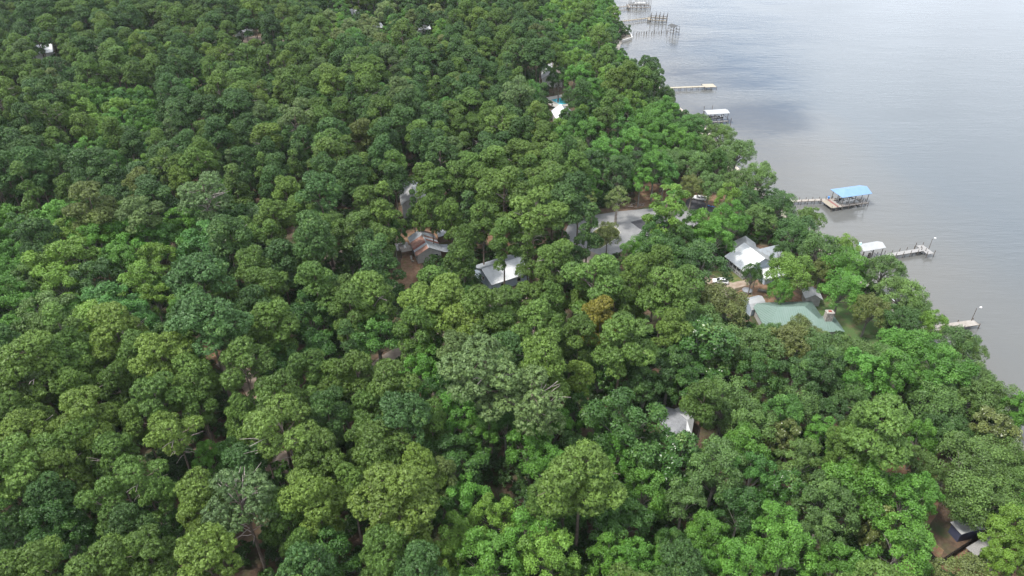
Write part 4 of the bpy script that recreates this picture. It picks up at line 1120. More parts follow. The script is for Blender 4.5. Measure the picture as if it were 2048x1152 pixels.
# bleached driftwood heap behind the turning circle
dh = empty('fallen_branches', U(*Z4([(1000, 265)])[0])); tag(dh, 'heap of bleached cut branches beside the turning circle', 'branches')
for k in range(14):
    p = MB(); a = Vector((rl.uniform(-2, 2), rl.uniform(-1.5, 1.5), .15)); b = a + Vector((rl.uniform(-2.2, 2.2), rl.uniform(-1.2, 1.2), rl.uniform(0.0, .7)))
    p.tube(a, b, .11, .05, 6); p.build('branch', M['bark_dead'], dh)
# ------------------------------------------------------------------ tree meshes
def nrm(a):
    return a / np.maximum(np.linalg.norm(a, axis=-1, keepdims=True), 1e-6)
class Leaves:
    """kite shaped leaf cards gathered in numpy arrays"""
    def __init__(self): self.v, self.a, self.k = [], [], []
    def add(self, c, u, w, su, sw, val, mi=0):
        """c centres, u long axis, w cross axis, half sizes su, sw, per-card value"""
        su = np.asarray(su)[:, None]; sw = np.asarray(sw)[:, None]
        q = np.stack([c - u*su, c + w*sw - u*su*0.15, c + u*su, c - w*sw - u*su*0.15], 1)
        self.v.append(q.reshape(-1, 3)); self.a.append(np.asarray(val)); self.k.append(np.full(len(c), mi))
    def mesh(self, name, mats):
        v = np.concatenate(self.v).astype(np.float32); n = len(v)//4
        me = bpy.data.meshes.new(name)
        me.vertices.add(len(v)); me.vertices.foreach_set('co', v.ravel())
        me.loops.add(4*n); me.loops.foreach_set('vertex_index', np.arange(4*n, dtype=np.int32))
        me.polygons.add(n); me.polygons.foreach_set('loop_start', np.arange(0, 4*n, 4, dtype=np.int32))
        at = me.attributes.new('v', 'FLOAT', 'FACE'); at.data.foreach_set('value', np.concatenate(self.a).astype(np.float32))
        for m in mats: me.materials.append(m)
        if len(mats) > 1: me.polygons.foreach_set('material_index', np.concatenate(self.k).astype(np.int32))
        me.update(calc_edges=True)
        return me
def rand_dir(rg, n):
    return nrm(rg.normal(size=(n, 3)))
def tri_axes(rg, nor):
    """two axes spanning the plane of each normal, randomly turned"""
    r = rand_dir(rg, len(nor)); a = nrm(np.cross(nor, r)); b = np.cross(nor, a)
    return a, b

def limb(mb, p0, p1, r0, r1, sag, rg, k=3, mi=0):
    p0, p1 = np.array(p0, float), np.array(p1, float)
    prev = p0; pr = r0
    for i in range(1, k+1):
        t = i/k
        q = p0 + (p1-p0)*t + np.array([0, 0, sag*math.sin(t*math.pi)]) + (rg.normal(size=3)*0.12*(i < k))
        r = r0 + (r1-r0)*t
        mb.tube(prev, q, pr, r, 5, mi, cap=False); prev, pr = q, r

def pine(name, seed, H=27.0, R=5.5, base=0.52, lobes=15, shape='dome', lean=0.0, bare=0, limbs_out=0, fill=1.0):
    """tall bare trunk, crown of rounded boughs that carry many small needle domes"""
    rg = np.random.default_rng(seed)
    lv = Leaves(); tr = MB()
    bend = rg.normal(size=2)*0.5 + np.array([lean, 0])
    def axis(z):
        t = z/H
        return np.array([bend[0]*t*t*1.3, bend[1]*t*t*1.3, z])
    zs = np.linspace(-0.3, H*0.93, 8)
    for i in range(7):
        ra = 0.34*(1-0.8*max(0, zs[i])/H); rb = 0.34*(1-0.8*zs[i+1]/H)
        tr.tube(axis(zs[i]), axis(zs[i+1]), ra*(1.25 if i == 0 else 1), rb, 8, cap=False)
    zb = H*base; top = H
    ga = 2.39996; ph0 = rg.uniform(0, 6.28)
    C_, LR = [], []
    for i in range(lobes):
        f = (i+0.5)/lobes
        if shape == 'dome': rr = R*0.70*math.sqrt(max(0.0, 1-((f-0.22)/0.80)**2)) if f > .22 else R*(.50+.9*f)
        elif shape == 'cone': rr = R*(0.80-0.78*f)
        else: rr = R*0.70*(0.75+0.25*f/.6) if f < 0.6 else R*0.70*math.sqrt(max(0.0, 1-((f-0.6)/0.45)**2))
        rr *= rg.uniform(0.62, 1.30)
        lr = R*rg.uniform(0.24, 0.44)*(1.0 if shape != 'cone' else 1.0-0.35*f)
        z = zb + lr*.5 + (top - lr*.62 - zb - lr*.5)*np.clip(f + rg.normal()*.07, 0, 1) - (rr/R)**2*1.3*(f > .4)
        if i == 0: z -= rg.uniform(1.0, 3.5)
        a = ph0 + i*ga + rg.uniform(-.45, .45)
        c = axis(z) + np.array([math.cos(a)*rr, math.sin(a)*rr, 0])
        C_.append(c); LR.append(lr)
        root = axis(max(zb*0.88, z - rr*rg.uniform(0.25, 0.55)-.5))
        limb(tr, root, c, 0.13, 0.05, -0.3, rg)
        for _ in range(2):
            q = c + rg.normal(size=3)*lr*np.array([.6, .6, .25]); limb(tr, c + (root-c)*.25, q, 0.06, 0.03, 0.1, rg, 2)
    C_ = np.array(C_); LR = np.array(LR)
    FL = np.array([1.0, 1.0, 0.72])
    for i in range(lobes):
        n = int(4*math.pi*LR[i]**2*0.80/0.72*fill)
        k = np.arange(n)+0.5; ph = k*ga + rg.uniform(0, 6)
        zz = 1-1.42*k/n; q = np.sqrt(np.maximum(0, 1-zz*zz))
        D = nrm(np.stack([np.cos(ph)*q, np.sin(ph)*q, zz], 1) + rg.normal(size=(n, 3))*.16)
        Pp = C_[i] + D*LR[i]*FL*rg.uniform(.86, 1.06, (n, 1))
        lobe_v = rg.uniform(0, 1)
        for p, d0 in zip(Pp, D):
            e = (p-C_)/(LR[:, None]*FL); e = np.linalg.norm(e, axis=1); e[i] = 9
            if e.min() < 0.80: continue
            pr = rg.uniform(.46, .68); pv = .5*lobe_v + .5*rg.uniform()
            up = nrm(d0*.55 + np.array([0, 0, 1.0]))
            m = int(20*pr/.55)
            dr = nrm(rand_dir(rg, m)*.9 + up*0.85)
            c = p + dr*pr*np.array([1, 1, .85])*rg.uniform(.82, 1.05, (m, 1))
            nn = nrm(dr + rg.normal(size=(m, 3))*.26); x, y = tri_axes(rg, nn)
            val = np.clip(.62*pv + .38*rg.uniform(0, 1, m), 0, 1)
            lv.add(c, x, y, rg.uniform(.20, .30, m), rg.uniform(.11, .17, m), val)
            m2 = m//2
            dr = nrm(rand_dir(rg, m2) + up*.7); c = p + dr*pr*.95
            x, y = tri_axes(rg, dr)
            lv.add(c, nrm(dr + np.array([0, 0, .3])), x, rg.uniform(.22, .34, m2), rg.uniform(.05, .08, m2), np.clip(.6*pv + .4*rg.uniform(0, 1, m2), 0, 1))
    for k in range(bare):                        # dead snags under the crown
        z = zb*rg.uniform(.72, 1.05); a = rg.uniform(0, 6.28); l = rg.uniform(1.6, 3.6)
        limb(tr, axis(z), axis(z) + np.array([math.cos(a)*l, math.sin(a)*l, rg.uniform(-.3, .9)]), .085, .03, 0.2, rg, mi=1)
    for k in range(limbs_out):                   # pale bare limbs that show through the crown
        z = zb + (H-zb)*rg.uniform(.15, .55); a = rg.uniform(0, 6.28); l = R*rg.uniform(.7, 1.0)
        e = axis(z) + np.array([math.cos(a)*l, math.sin(a)*l, rg.uniform(.6, 2.4)])
        limb(tr, axis(z-1.0), e, .15, .05, .5, rg, mi=1)
        limb(tr, axis(z)+(e-axis(z))*.55, e + np.array([rg.normal(), rg.normal(), .9]), .08, .03, .2, rg, 2, mi=1)
    return lv.mesh(name, [M['needles']]), tr.mesh('trunk', [M['bark_pine'], M['bark_dead']])

def broad(name, seed, H=18.0, R=5.5, lobes=16, depth=0.62, leaf=0.22, mat_='leaves', fl=0, open_=0.0, zoff=0.0, sub=(9, 14), cards=42, squash=1.0, bark='bark_oak', limb_r=0.13, up=0.5):
    """rounded crown of lobes, each lobe a bunch of leafy sub-lobes"""
    rg = np.random.default_rng(seed)
    lv = Leaves(); tr = MB()
    ch = H*depth; zc = H - ch*0.52
    th = zc - ch*0.25
    ln = rg.normal(size=2)*0.5
    tr.tube((0, 0, -0.3), (ln[0]*.4, ln[1]*.4, th*0.55), 0.42, 0.32, 8, cap=False)
    tr.tube((ln[0]*.4, ln[1]*.4, th*0.55), (ln[0], ln[1], th), 0.32, 0.26, 8, cap=False)
    fork = np.array([ln[0], ln[1], th])
    ga = 2.39996; p0 = rg.uniform(0, 6.28)
    core = max(3, lobes//5)
    for i in range(lobes+core):
        f = (i+0.5)/lobes if i < lobes else .25
        zz = 1 - 1.45*f                            # from the top down to below the middle
        rad = math.sqrt(max(0.0, 1-min(1, abs(zz))**2))
        a = p0 + i*ga + rg.uniform(-.35, .35)
        k = rg.uniform(0.55, 0.95) if i < lobes else rg.uniform(.15, .4)
        if i >= lobes: zz = rg.uniform(-.1, .45)
        c = np.array([math.cos(a)*rad*R*k, math.sin(a)*rad*R*k, zc + zz*ch*0.5*squash*rg.uniform(.8, 1.05) + zoff])
        lr = R*rg.uniform(0.24, 0.42)
        limb(tr, fork - np.array([0, 0, rg.uniform(0, th*.3)]), c*np.array([.85, .85, 1]) - np.array([0, 0, lr*.35]), limb_r, 0.04, 0.3, rg)
        ns = rg.integers(*sub)
        lobe_v = rg.uniform(0, 1)
        for j in range(ns):
            out = nrm(c - np.array([0, 0, zc-ch*0.15]))
            dj = nrm(rand_dir(rg, 1)[0] + out*0.75 + np.array([0, 0, .35]))
            sr = lr*rg.uniform(0.38, 0.62)
            sc = c + dj*lr*rg.uniform(0.5, 0.85)
            m = int(cards*(sr/(R*0.16))**1.3*(1-open_)) + 4
            dr = nrm(rand_dir(rg, m) + nrm(dj + np.array([0, 0, up]))*0.7)
            pc = sc + dr*sr*rg.uniform(0.55, 1.08, (m, 1))*np.array([1, 1, .85])
            nn = nrm(dr*0.75 + np.array([0, 0, .25]) + rg.normal(size=(m, 3))*0.42)
            x, y = tri_axes(rg, nn)
            val = np.clip(0.42*lobe_v + 0.24*rg.uniform() + 0.34*rg.uniform(0, 1, m), 0, 1)
            lv.add(pc, x, y, rg.uniform(.75, 1.25, m)*leaf, rg.uniform(.45, .75, m)*leaf, val)
            if fl and rg.uniform() < fl:
                nfl = rg.integers(1, 3); d2 = nrm(rand_dir(rg, nfl) + dj + np.array([0, 0, .8])); q = sc + d2*sr*1.08
                x, y = tri_axes(rg, nrm(d2 + np.array([0, 0, .5])))
                lv.add(q, x, y, rg.uniform(.05, .11, nfl), rg.uniform(.05, .10, nfl), np.full(nfl, .5), 1)
    return lv.mesh(name, [M[mat_], M['blossom']] if fl else [M[mat_]]), tr.mesh('trunk', [M[bark]])

V = {}
V['pine'] = [pine('pine_crown', 11), pine('pine_crown', 12, lobes=13, base=0.56), pine('pine_crown', 13, lobes=18, base=0.47),
             pine('pine_crown', 14, lobes=12, base=0.60), pine('pine_crown', 15, lobes=14, base=0.54, lean=1.2), pine('pine_crown', 16, lobes=16, base=0.50),
             pine('pine_crown', 17, lobes=10, base=0.58, limbs_out=3), pine('pine_crown', 18, lobes=20, base=0.42), pine('pine_crown', 19, lobes=13, base=0.52, lean=-1.5, limbs_out=2), pine('pine_crown', 20, lobes=17, base=0.55, fill=.9)]
V['flat'] = [pine('pine_crown', 21, lobes=11, base=0.62, shape='flat', bare=6, limbs_out=3, fill=.9), pine('pine_crown', 22, lobes=10, base=0.64, shape='flat', bare=8, lean=-1.0, limbs_out=4, fill=.85)]
V['cone'] = [pine('pine_crown', 31, lobes=20, base=0.30, shape='cone', R=4.6), pine('pine_crown', 32, lobes=18, base=0.36, shape='cone', R=4.6, lean=.6)]
V['bare'] = [pine('pine_crown', 41, lobes=12, base=0.62, shape='flat', bare=14, limbs_out=11, fill=.55)]
V['broad'] = [broad('leafy_crown', s, lobes=l, depth=dp) for s, l, dp in ((51, 16, .62), (52, 20, .66), (53, 14, .58), (54, 18, .64), (55, 22, .60), (56, 12, .64), (57, 19, .70))]
V['tall'] = [broad('leafy_crown', 61, H=20, R=4.6, lobes=20, depth=.72, squash=1.1), broad('leafy_crown', 62, H=21, R=4.4, lobes=18, depth=.7, squash=1.15)]
V['oak'] = [broad('oak_crown', 71, H=14, R=6.0, lobes=20, depth=.62, leaf=.20, open_=.12, squash=.85, limb_r=.19), broad('oak_crown', 72, H=14, R=6.0, lobes=22, depth=.64, leaf=.19, open_=.18, squash=.85, limb_r=.2),
            broad('oak_crown', 73, H=14, R=6.0, lobes=18, depth=.66, leaf=.20, open_=.08, squash=.9, limb_r=.19)]
V['magnolia'] = [broad('magnolia_crown', 81, H=16, R=5.0, lobes=18, depth=.75, leaf=.26, mat_='gloss_leaves', fl=.08, cards=34), broad('magnolia_crown', 82, H=16, R=5.0, lobes=20, depth=.78, leaf=.26, mat_='gloss_leaves', fl=.06, cards=34)]
V['sparse'] = [broad('sparse_crown', 91, H=12, R=3.4, lobes=16, depth=.62, leaf=.17, open_=.62, cards=22, limb_r=.07, bark='bark_dead')]
V['shrub'] = [broad('shrub', s, H=3.4, R=2.4, lobes=8, depth=.95, leaf=.19, cards=20, limb_r=.04, sub=(5, 8)) for s in (101, 102, 103)]
HR = {'pine': (27, 5.5), 'flat': (27, 5.5), 'cone': (27, 4.6), 'bare': (27, 5.5), 'broad': (18, 5.5), 'tall': (20.5, 4.5), 'oak': (14, 6.0), 'magnolia': (16, 5.0), 'sparse': (12, 3.4)}
# height of the middle of the visible crown, as a share of the tree's height
MID = {'pine': .84, 'flat': .86, 'cone': .70, 'bare': .86, 'broad': .72, 'tall': .70, 'oak': .70, 'magnolia': .66, 'sparse': .72}

# tint = base colour of the foliage
T = {'n': (.082, .147, .026), 'y': (.104, .166, .027), 'd': (.050, .108, .026), 'g': (.086, .138, .044), 'w': (.094, .126, .032),
     'b': (.080, .195, .026), 'l': (.122, .220, .030), 'k': (.042, .104, .019), 'c': (.064, .166, .031), 'v': (.086, .156, .038), 'o': (.116, .146, .042), 'a': (.180, .165, .026), 's': (.14, .19, .055)}



# ------------------------------------------------------------------ surveyed trees: kind, photo x, y of the crown's middle, crown width, tint
TREES = []
def add(kind, tint, *pts):
    for q in pts: TREES.append((kind, q[0], q[1], q[2], tint, q[3] if len(q) > 3 else None))
# near left
add('pine', 'n', (33, 908, 122), (25, 822, 78), (157, 872, 92), (215, 900, 82), (308, 788, 100), (280, 832, 76), (60, 1126, 128), (205, 1122, 125), (290, 1098, 110),
    (395, 803, 66), (88, 832, 60), (198, 992, 88), (620, 910, 104), (745, 902, 112), (700, 962, 82), (570, 1022, 84), (762, 1082, 100), (600, 1088, 66), (735, 812, 80), (477, 820, 66), (320, 985, 70))
add('pine', 'y', (120, 932, 86), (165, 816, 112), (395, 982, 108), (412, 1106, 132), (622, 990, 112), (790, 992, 158), (840, 922, 84), (612, 905, 60)); add('flat', 'y', (345, 845, 98), (575, 836, 138), (522, 862, 72)); add('flat', 'n', (275, 932, 95))
add('bare', 'g', (482, 985, 132, 'silver')); add('pine', 'w', (880, 947, 62)); add('pine', 'n', (235, 752, 70), (60, 118, 36), (40, 122, 44))
add('pine', 'd', (805, 832, 120), (100, 985, 80), (240, 1060, 90))
add('broad', 'k', (20, 1045, 90), (110, 1062, 115), (150, 1085, 80), (360, 1055, 60), (470, 915, 70), (650, 1120, 120), (900, 1010, 70), (690, 800, 70))
add('broad', 'b', (420, 918, 60), (905, 825, 84), (930, 1000, 92), (960, 872, 66), (1060, 892, 88), (1110, 862, 72), (1190, 848, 56), (1235, 905, 80), (1290, 985, 88), (1410, 1078, 82), (1060, 1062, 104), (975, 1120, 118))
add('broad', 'l', (915, 1082, 92), (985, 1032, 84), (1100, 1112, 108), (870, 1125, 80))
add('magnolia', 'k', (945, 888, 54), (1345, 922, 112), (1400, 702, 128), (1570, 990, 84), (1200, 752, 54), (925, 530, 60), (1260, 735, 84))
add('magnolia', 'o', (1750, 1052, 74), (1980, 872, 84), (1570, 880, 62))
add('broad', 'k', (1250, 848, 150), (1150, 822, 62), (1200, 1010, 110), (1245, 1045, 100), (1130, 1010, 80), (1340, 1095, 62), (1480, 1020, 90))
add('bare', 'g', (1065, 788, 128, 'bare'))
add('pine', 'n', (1165, 938, 152)); add('pine', 'n', (1090, 990, 72))
add('broad', 'v', (1430, 942, 112), (1370, 1002, 96), (1600, 922, 84), (1650, 1012, 108), (1640, 1072, 80))
add('broad', 'b', (1220, 1112, 74), (1262, 1130, 90), (1310, 1128, 60), (1405, 1140, 70), (1475, 1138, 92), (1490, 902, 90), (1570, 1108, 110), (1680, 1138, 90), (1800, 1098, 118), (1545, 1050, 90))
add('oak', 'v', (1450, 808, 112), (1502, 850, 100), (1600, 812, 92), (1870, 802, 104), (1930, 790, 100), (1992, 802, 84), (1942, 930, 130), (2002, 905, 94), (1962, 1002, 118), (2030, 975, 92))
add('pine', 'n', (1750, 842, 142)); add('pine', 'n', (1690, 882, 66))
add('broad', 'b', (1640, 868, 62), (1720, 978, 130), (1812, 1002, 104), (1842, 872, 62), (2038, 822, 62))
add('broad', 'l', (2025, 1070, 92), (1985, 1128, 64), (2046, 1110, 70))
# middle left
add('pine', 'd', (70, 465, 72), (415, 642, 142), (400, 552, 128))
add('broad', 'b', (30, 440, 60), (112, 442, 86), (168, 432, 60), (30, 515, 72), (25, 552, 80), (190, 490, 82), (282, 468, 82), (260, 530, 72), (28, 602, 90), (60, 622, 70), (20, 672, 80), (130, 640, 70), (390, 500, 70))
add('broad', 'l', (215, 450, 60), (150, 466, 80), (142, 520, 102), (85, 542, 92), (120, 572, 82), (312, 522, 72), (310, 602, 62), (180, 660, 110), (240, 480, 60))
add('broad', 'c', (232, 622, 112), (420, 490, 106), (335, 482, 62), (275, 648, 80), (195, 610, 70))
add('broad', 'v', (95, 632, 108), (60, 570, 70))
add('broad', 'k', (445, 452, 80), (492, 442, 62), (470, 490, 60), (330, 690, 70), (620, 632, 92), (500, 700, 80), (640, 700, 80), (560, 730, 80))
add('pine', 'n', (60, 712, 130), (112, 722, 92), (285, 692, 92), (380, 746, 92), (485, 722, 102), (170, 742, 62), (150, 768, 72), (310, 768, 62), (545, 640, 92), (535, 562, 82), (630, 556, 86))
add('pine', 'y', (318, 702, 112)); add('pine', 'g', (65, 752, 82), (280, 415, 76))
add('bare', 'g', (402, 378, 98, 'greytop')); add('pine', 'w', (175, 395, 88))
add('pine', 'n', (545, 425, 72), (590, 415, 60), (742, 572, 92), (700, 602, 82), (864, 560, 70), (965, 428, 66), (1008, 465, 62), (905, 418, 52), (620, 725, 78), (668, 742, 76), (716, 738, 84), (766, 772, 104), (928, 470, 48))
add('cone', 'n', (555, 492, 62), (775, 418, 62)); add('cone', 'd', (770, 520, 66), (826, 412, 30))
add('broad', 'd', (615, 505, 48)); add('oak', 'v', (655, 452, 66)); add('broad', 'n', (710, 470, 94)); add('broad', 'k', (790, 470, 40), (700, 515, 50))
add('pine', 'y', (840, 612, 92), (900, 592, 102), (925, 635, 92)); add('pine', 'n', (962, 612, 110), (992, 645, 84), (830, 642, 80), (918, 508, 62), (1010, 600, 70))
add('broad', 'c', (752, 672, 92)); add('broad', 'b', (846, 752, 78), (862, 712, 82), (912, 702, 84)); add('broad', 'k', (880, 790, 70), (1010, 850, 70))
add('flat', 'g', (978, 732, 150, 'fan')); add('pine', 'd', (1015, 690, 80))
# centre
add('flat', 'n', (1066, 415, 102)); add('cone', 'd', (1176, 455, 56)); add('sparse', 's', (1235, 398, 50), (1175, 398, 36))
add('oak', 'o', (1216, 468, 44)); add('tall', 'l', (1335, 430, 78)); add('broad', 'b', (1400, 455, 70), (1432, 472, 70), (1400, 480, 50)); add('oak', 'b', (1268, 500, 48), (1296, 512, 50)); add('broad', 'k', (1312, 470, 62), (1360, 480, 60), (1350, 510, 60))
add('cone', 'n', (1056, 512, 50)); add('pine', 'n', (1120, 510, 82), (1185, 545, 112), (1230, 592, 72), (1272, 542, 72), (1330, 572, 102), (1318, 520, 66), (1085, 560, 52), (1100, 592, 62))
add('broad', 'd', (1402, 530, 98)); add('pine', 'n', (1070, 642, 96), (1160, 662, 78), (1245, 668, 112)); add('pine', 'a', (1205, 622, 76)); add('pine', 'y', (1335, 652, 72), (1155, 742, 64))
add('oak', 'o', (1440, 612, 104), (1575, 690, 92), (1602, 670, 60), (1632, 684, 50), (1598, 656, 46)); add('oak', 'v', (1540, 672, 52)); add('oak', 'v', (1400, 645, 92), (1370, 662, 92), (1440, 690, 112), (1505, 702, 108), (1642, 702, 90), (1700, 712, 88), (1760, 735, 90))
add('broad', 'd', (1140, 700, 70), (1210, 700, 60), (1340, 740, 90), (1285, 775, 70)); add('broad', 'k', (1520, 745, 80), (1380, 770, 80))
# lake shore
add('oak', 'v', (1520, 350, 62), (1618, 438, 54), (1640, 500, 82), (1770, 540, 82), (1802, 590, 90), (1832, 622, 62), (1918, 682, 72), (1952, 695, 60), (1475, 305, 70), (1440, 270, 60))
add('oak', 'd', (1556, 412, 70), (1592, 462, 78), (1800, 642, 70)); add('oak', 'l', (1690, 495, 50), (1580, 545, 92), (1862, 645, 60))
add('oak', 'b', (1690, 532, 78), (1684, 580, 84), (1795, 692, 82), (1842, 702, 100), (1560, 580, 50)); add('oak', 'w', (1642, 545, 50), (1740, 622, 70))
add('broad', 'd', (1650, 742, 82), (1600, 760, 80), (1562, 505, 40)); add('broad', 'b', (1722, 745, 90), (1790, 752, 90), (1882, 745, 98)); add('oak', 'v', (1942, 762, 90), (1830, 760, 80), (1700, 790, 80), (1540, 780, 70))
add('oak', 'k', (1505, 550, 40))
add('oak', 'v', (1835, 928, 66), (1884, 962, 52), (1940, 1012, 76)); add('broad', 'b', (1845, 985, 60)); add('cone', 'n', (838, 412, 36)); add('pine', 'n', (862, 408, 46))
# middle distance
add('pine', 'd', (370, 192, 52), (356, 215, 50), (660, 260, 66), (800, 232, 60), (880, 300, 62)); add('flat', 'n', (1000, 240, 64), (330, 322, 58)); add('cone', 'n', (735, 350, 52), (700, 312, 50))
add('pine', 'n', (990, 318, 70), (1035, 300, 66), (910, 345, 60), (955, 352, 60), (870, 360, 56), (1090, 268, 60), (1060, 330, 52))
add('pine', 'y', (1065, 325, 50), (1235, 155, 46), (1260, 140, 40)); add('pine', 'n', (1285, 152, 44), (1230, 200, 50), (1215, 108, 40), (1200, 70, 44))
add('flat', 'd', (1300, 128, 44), (1312, 152, 36))
add('broad', 'b', (215, 192, 46), (252, 198, 46), (288, 195, 42), (205, 218, 44), (298, 222, 44), (232, 245, 46), (292, 262, 36), (262, 262, 40), (205, 300, 50), (232, 288, 42), (180, 330, 46))
add('broad', 'l', (235, 222, 52), (200, 255, 46), (262, 222, 40), (222, 270, 40)); add('broad', 'c', (270, 240, 40), (285, 208, 40))
add('broad', 'l', (285, 84, 44), (265, 88, 34), (310, 102, 40), (365, 100, 48), (345, 105, 36), (1150, 120, 42), (1176, 136, 44))
add('broad', 's', (700, 62, 46), (738, 54, 46), (775, 26, 46), (792, 60, 40), (830, 42, 40), (660, 40, 40), (740, 75, 40), (870, 28, 40), (680, 80, 40))
add('broad', 'k', (1118, 155, 40), (1085, 65, 50), (1045, 110, 44), (1240, 115, 34)); add('broad', 'b', (1105, 28, 44), (1190, 182, 44), (1240, 230, 60), (1300, 250, 60), (1180, 270, 60), (1270, 290, 70), (1330, 262, 60), (1360, 285, 50), (1210, 310, 70), (1310, 335, 64))
add('oak', 'v', (1325, 215, 52), (1395, 250, 56), (1150, 300, 60), (1390, 330, 70), (1440, 325, 62), (1345, 320, 60), (1475, 365, 60), (1420, 372, 60), (1175, 200, 46)); add('oak', 'd', (1060, 180, 40), (1140, 195, 34), (1485, 400, 60), (1280, 195, 44), (1300, 212, 44), (1330, 190, 40))
add('broad', 'c', (1250, 262, 54), (1330, 345, 50)); add('oak', 'o', (1385, 375, 50)); add('broad', 'd', (1180, 330, 60), (1240, 345, 60), (1270, 330, 50))

# ------------------------------------------------------------------ what must stay in view
CLEAR = [[(70, 92), (104, 86), (104, 104), (74, 104)], [(700, 18), (716, 18), (716, 26), (700, 26)],[(497, 1030), (512, 1025), (545, 1150), (525, 1150)], [(350, 890), (362, 888), (380, 960), (366, 960)], [(284, 1005), (296, 1005), (312, 1068), (300, 1068)],  # open spots of the photograph where no crown hangs
    [(808, 480), (845, 450), (905, 478), (905, 505), (880, 518), (862, 520), (835, 535), (812, 505)], [(800, 372), (850, 372), (850, 405), (820, 440), (798, 412)],
    [(955, 537), (1032, 517), (1065, 540), (1025, 560), (985, 572), (958, 552)], [(1450, 512), (1470, 475), (1500, 480), (1550, 490), (1530, 530), (1500, 550), (1475, 552)],
    [(1490, 595), (1530, 600), (1530, 632), (1495, 632)], [(1520, 640), (1556, 612), (1610, 612), (1640, 630), (1665, 622), (1665, 645), (1695, 665), (1630, 665), (1580, 645)],
    [(1660, 650), (1700, 620), (1750, 640), (1745, 665), (1700, 680)],
    [(1322, 805), (1365, 805), (1395, 830), (1392, 875), (1345, 875)], [(1135, 450), (1170, 432), (1300, 415), (1330, 430), (1290, 470), (1250, 480), (1180, 495), (1150, 470)], [(1190, 505), (1225, 492), (1285, 478), (1260, 495), (1215, 515)],
    [(1375, 405), (1400, 395), (1430, 425), (1400, 430)], [(1390, 390), (1412, 392), (1412, 402), (1392, 402)], [(1430, 555), (1490, 555), (1500, 580), (1470, 590), (1430, 572)],
    [(1108, 190), (1140, 180), (1140, 200), (1128, 215), (1110, 235), (1105, 215)], [(1083, 128), (1100, 132), (1105, 155), (1085, 158)],
    [(1848, 1108), (1870, 1125), (1995, 1050), (2005, 1090), (1960, 1115), (1930, 1100), (1872, 1140)], [(1900, 1042), (1926, 1030), (1955, 1052), (1925, 1070)],
    [(480, 60), (506, 55), (510, 72), (482, 72)], [(536, 66), (556, 66), (556, 80), (536, 80)], [(745, 52), (770, 52), (770, 62), (745, 62)], [(838, 52), (862, 52), (862, 64), (838, 64)],
    [(1236, 52), (1264, 62), (1262, 80), (1240, 84)], [(790, 545), (840, 520), (850, 560), (820, 585), (800, 580)], [(645, 500), (690, 492), (690, 525), (660, 530)], [(800, 700), (870, 655), (882, 672), (820, 705)],
    [(528, 895), (560, 890), (570, 920), (545, 940)], [(1850, 1020), (1880, 1000), (1900, 1050), (1870, 1090), (1855, 1080)], [(1780, 905), (1820, 905), (1830, 920), (1790, 925)], [(1735, 925), (1765, 915), (1770, 935), (1745, 945)], [(1305, 900), (1290, 945), (1275, 940), (1260, 900)], [(1500, 555), (1512, 553), (1512, 590), (1500, 590)],
    [(1020, 860), (1036, 860), (1036, 985), (1020, 985)], [(1600, 575), (1620, 575), (1620, 600), (1600, 600)],
]
WATER_EDGE = [(1228, -10), (1244, 45), (1250, 62), (1264, 68), (1266, 80), (1246, 100), (1250, 112), (1290, 105), (1325, 120), (1332, 180), (1345, 205), (1420, 200), (1400, 232), (1450, 265), (1490, 300), (1502, 325), (1560, 338), (1570, 365), (1565, 395), (1600, 425), (1640, 430), (1650, 460), (1700, 492), (1718, 512), (1780, 530), (1820, 560), (1835, 600), (1855, 625), (1880, 660), (1960, 668), (1972, 720), (2000, 770), (2048, 800), (2048, -10)]
ROAD_W = [[tuple(U(x, y)[:2]) for x, y in pg] for pg in (ROAD_OUT,)]
HOUSES = [(o.location.x, o.location.y) for o in COL.objects if o.parent is None and o.get('category') in ('house', 'shed', 'pool', 'car', 'deck')]

import time as _t
CLEAR_V = [v for pg in CLEAR for v in pg] + [(sum(v[0] for v in pg)/len(pg), sum(v[1] for v in pg)/len(pg)) for pg in CLEAR]
rng = np.random.default_rng(2024)
pos, rad = [], []
placed = []   # dict rows
def put(kind, X_, Y_, H_, R_c, tint, sp=None, hand=False):
    placed.append(dict(kind=kind, x=X_, y=Y_, h=H_, r=R_c, tint=tint, sp=sp, hand=hand)); pos.append((X_, Y_)); rad.append(R_c)
for (kind, px, py, w, tint, sp) in TREES:
    H0, R0 = HR[kind]
    h = H0
    for _ in range(3):
        s = scale_at(py, h*MID[kind]); r = w/2/s
        k = r/R0
        h = H0*min(1.22, max(0.55, 0.45+0.55*k))
    q = U(px, py, GZ + h*MID[kind])
    sd_ = float(land_sd(q.x, q.y))
    if sd_ < 1.0: q.x -= (1.0-sd_)/0.72
    put(kind, q.x, q.y, h, r, tint, sp, True)
# fill the wood between the surveyed trees
BL = [[(-40, 420), (230, 420), (370, 450), (450, 480), (430, 540), (300, 640), (230, 690), (-40, 690)], [(170, 170), (330, 170), (330, 300), (230, 350), (130, 330)],
      [(820, 1000), (1010, 760), (1200, 830), (1300, 900), (1560, 780), (1850, 860), (1850, 1300), (820, 1300)], [(640, 10), (900, 10), (880, 85), (650, 95)],
      [(1060, -20), (1225, -20), (1300, 200), (1420, 330), (1500, 420), (1440, 420), (1300, 400), (1120, 300), (1090, 180)]]
OK = [[(1240, 60), (1330, 200), (1400, 240), (1520, 340), (1660, 480), (1800, 580), (2048, 800), (2300, 1100), (2300, 1300), (1850, 1300), (1850, 860), (1560, 780), (1440, 780), (1340, 640), (1480, 640), (1520, 500), (1440, 400), (1330, 300)]]
def zone(px, py):
    for z in OK:
        if inpoly(px, py, z): return 'oak'
    for z in BL:
        if inpoly(px, py, z): return 'broad'
    return 'pine'
pa = np.array(pos); ra = np.array(rad)
cell = 8.0; gridd = {}
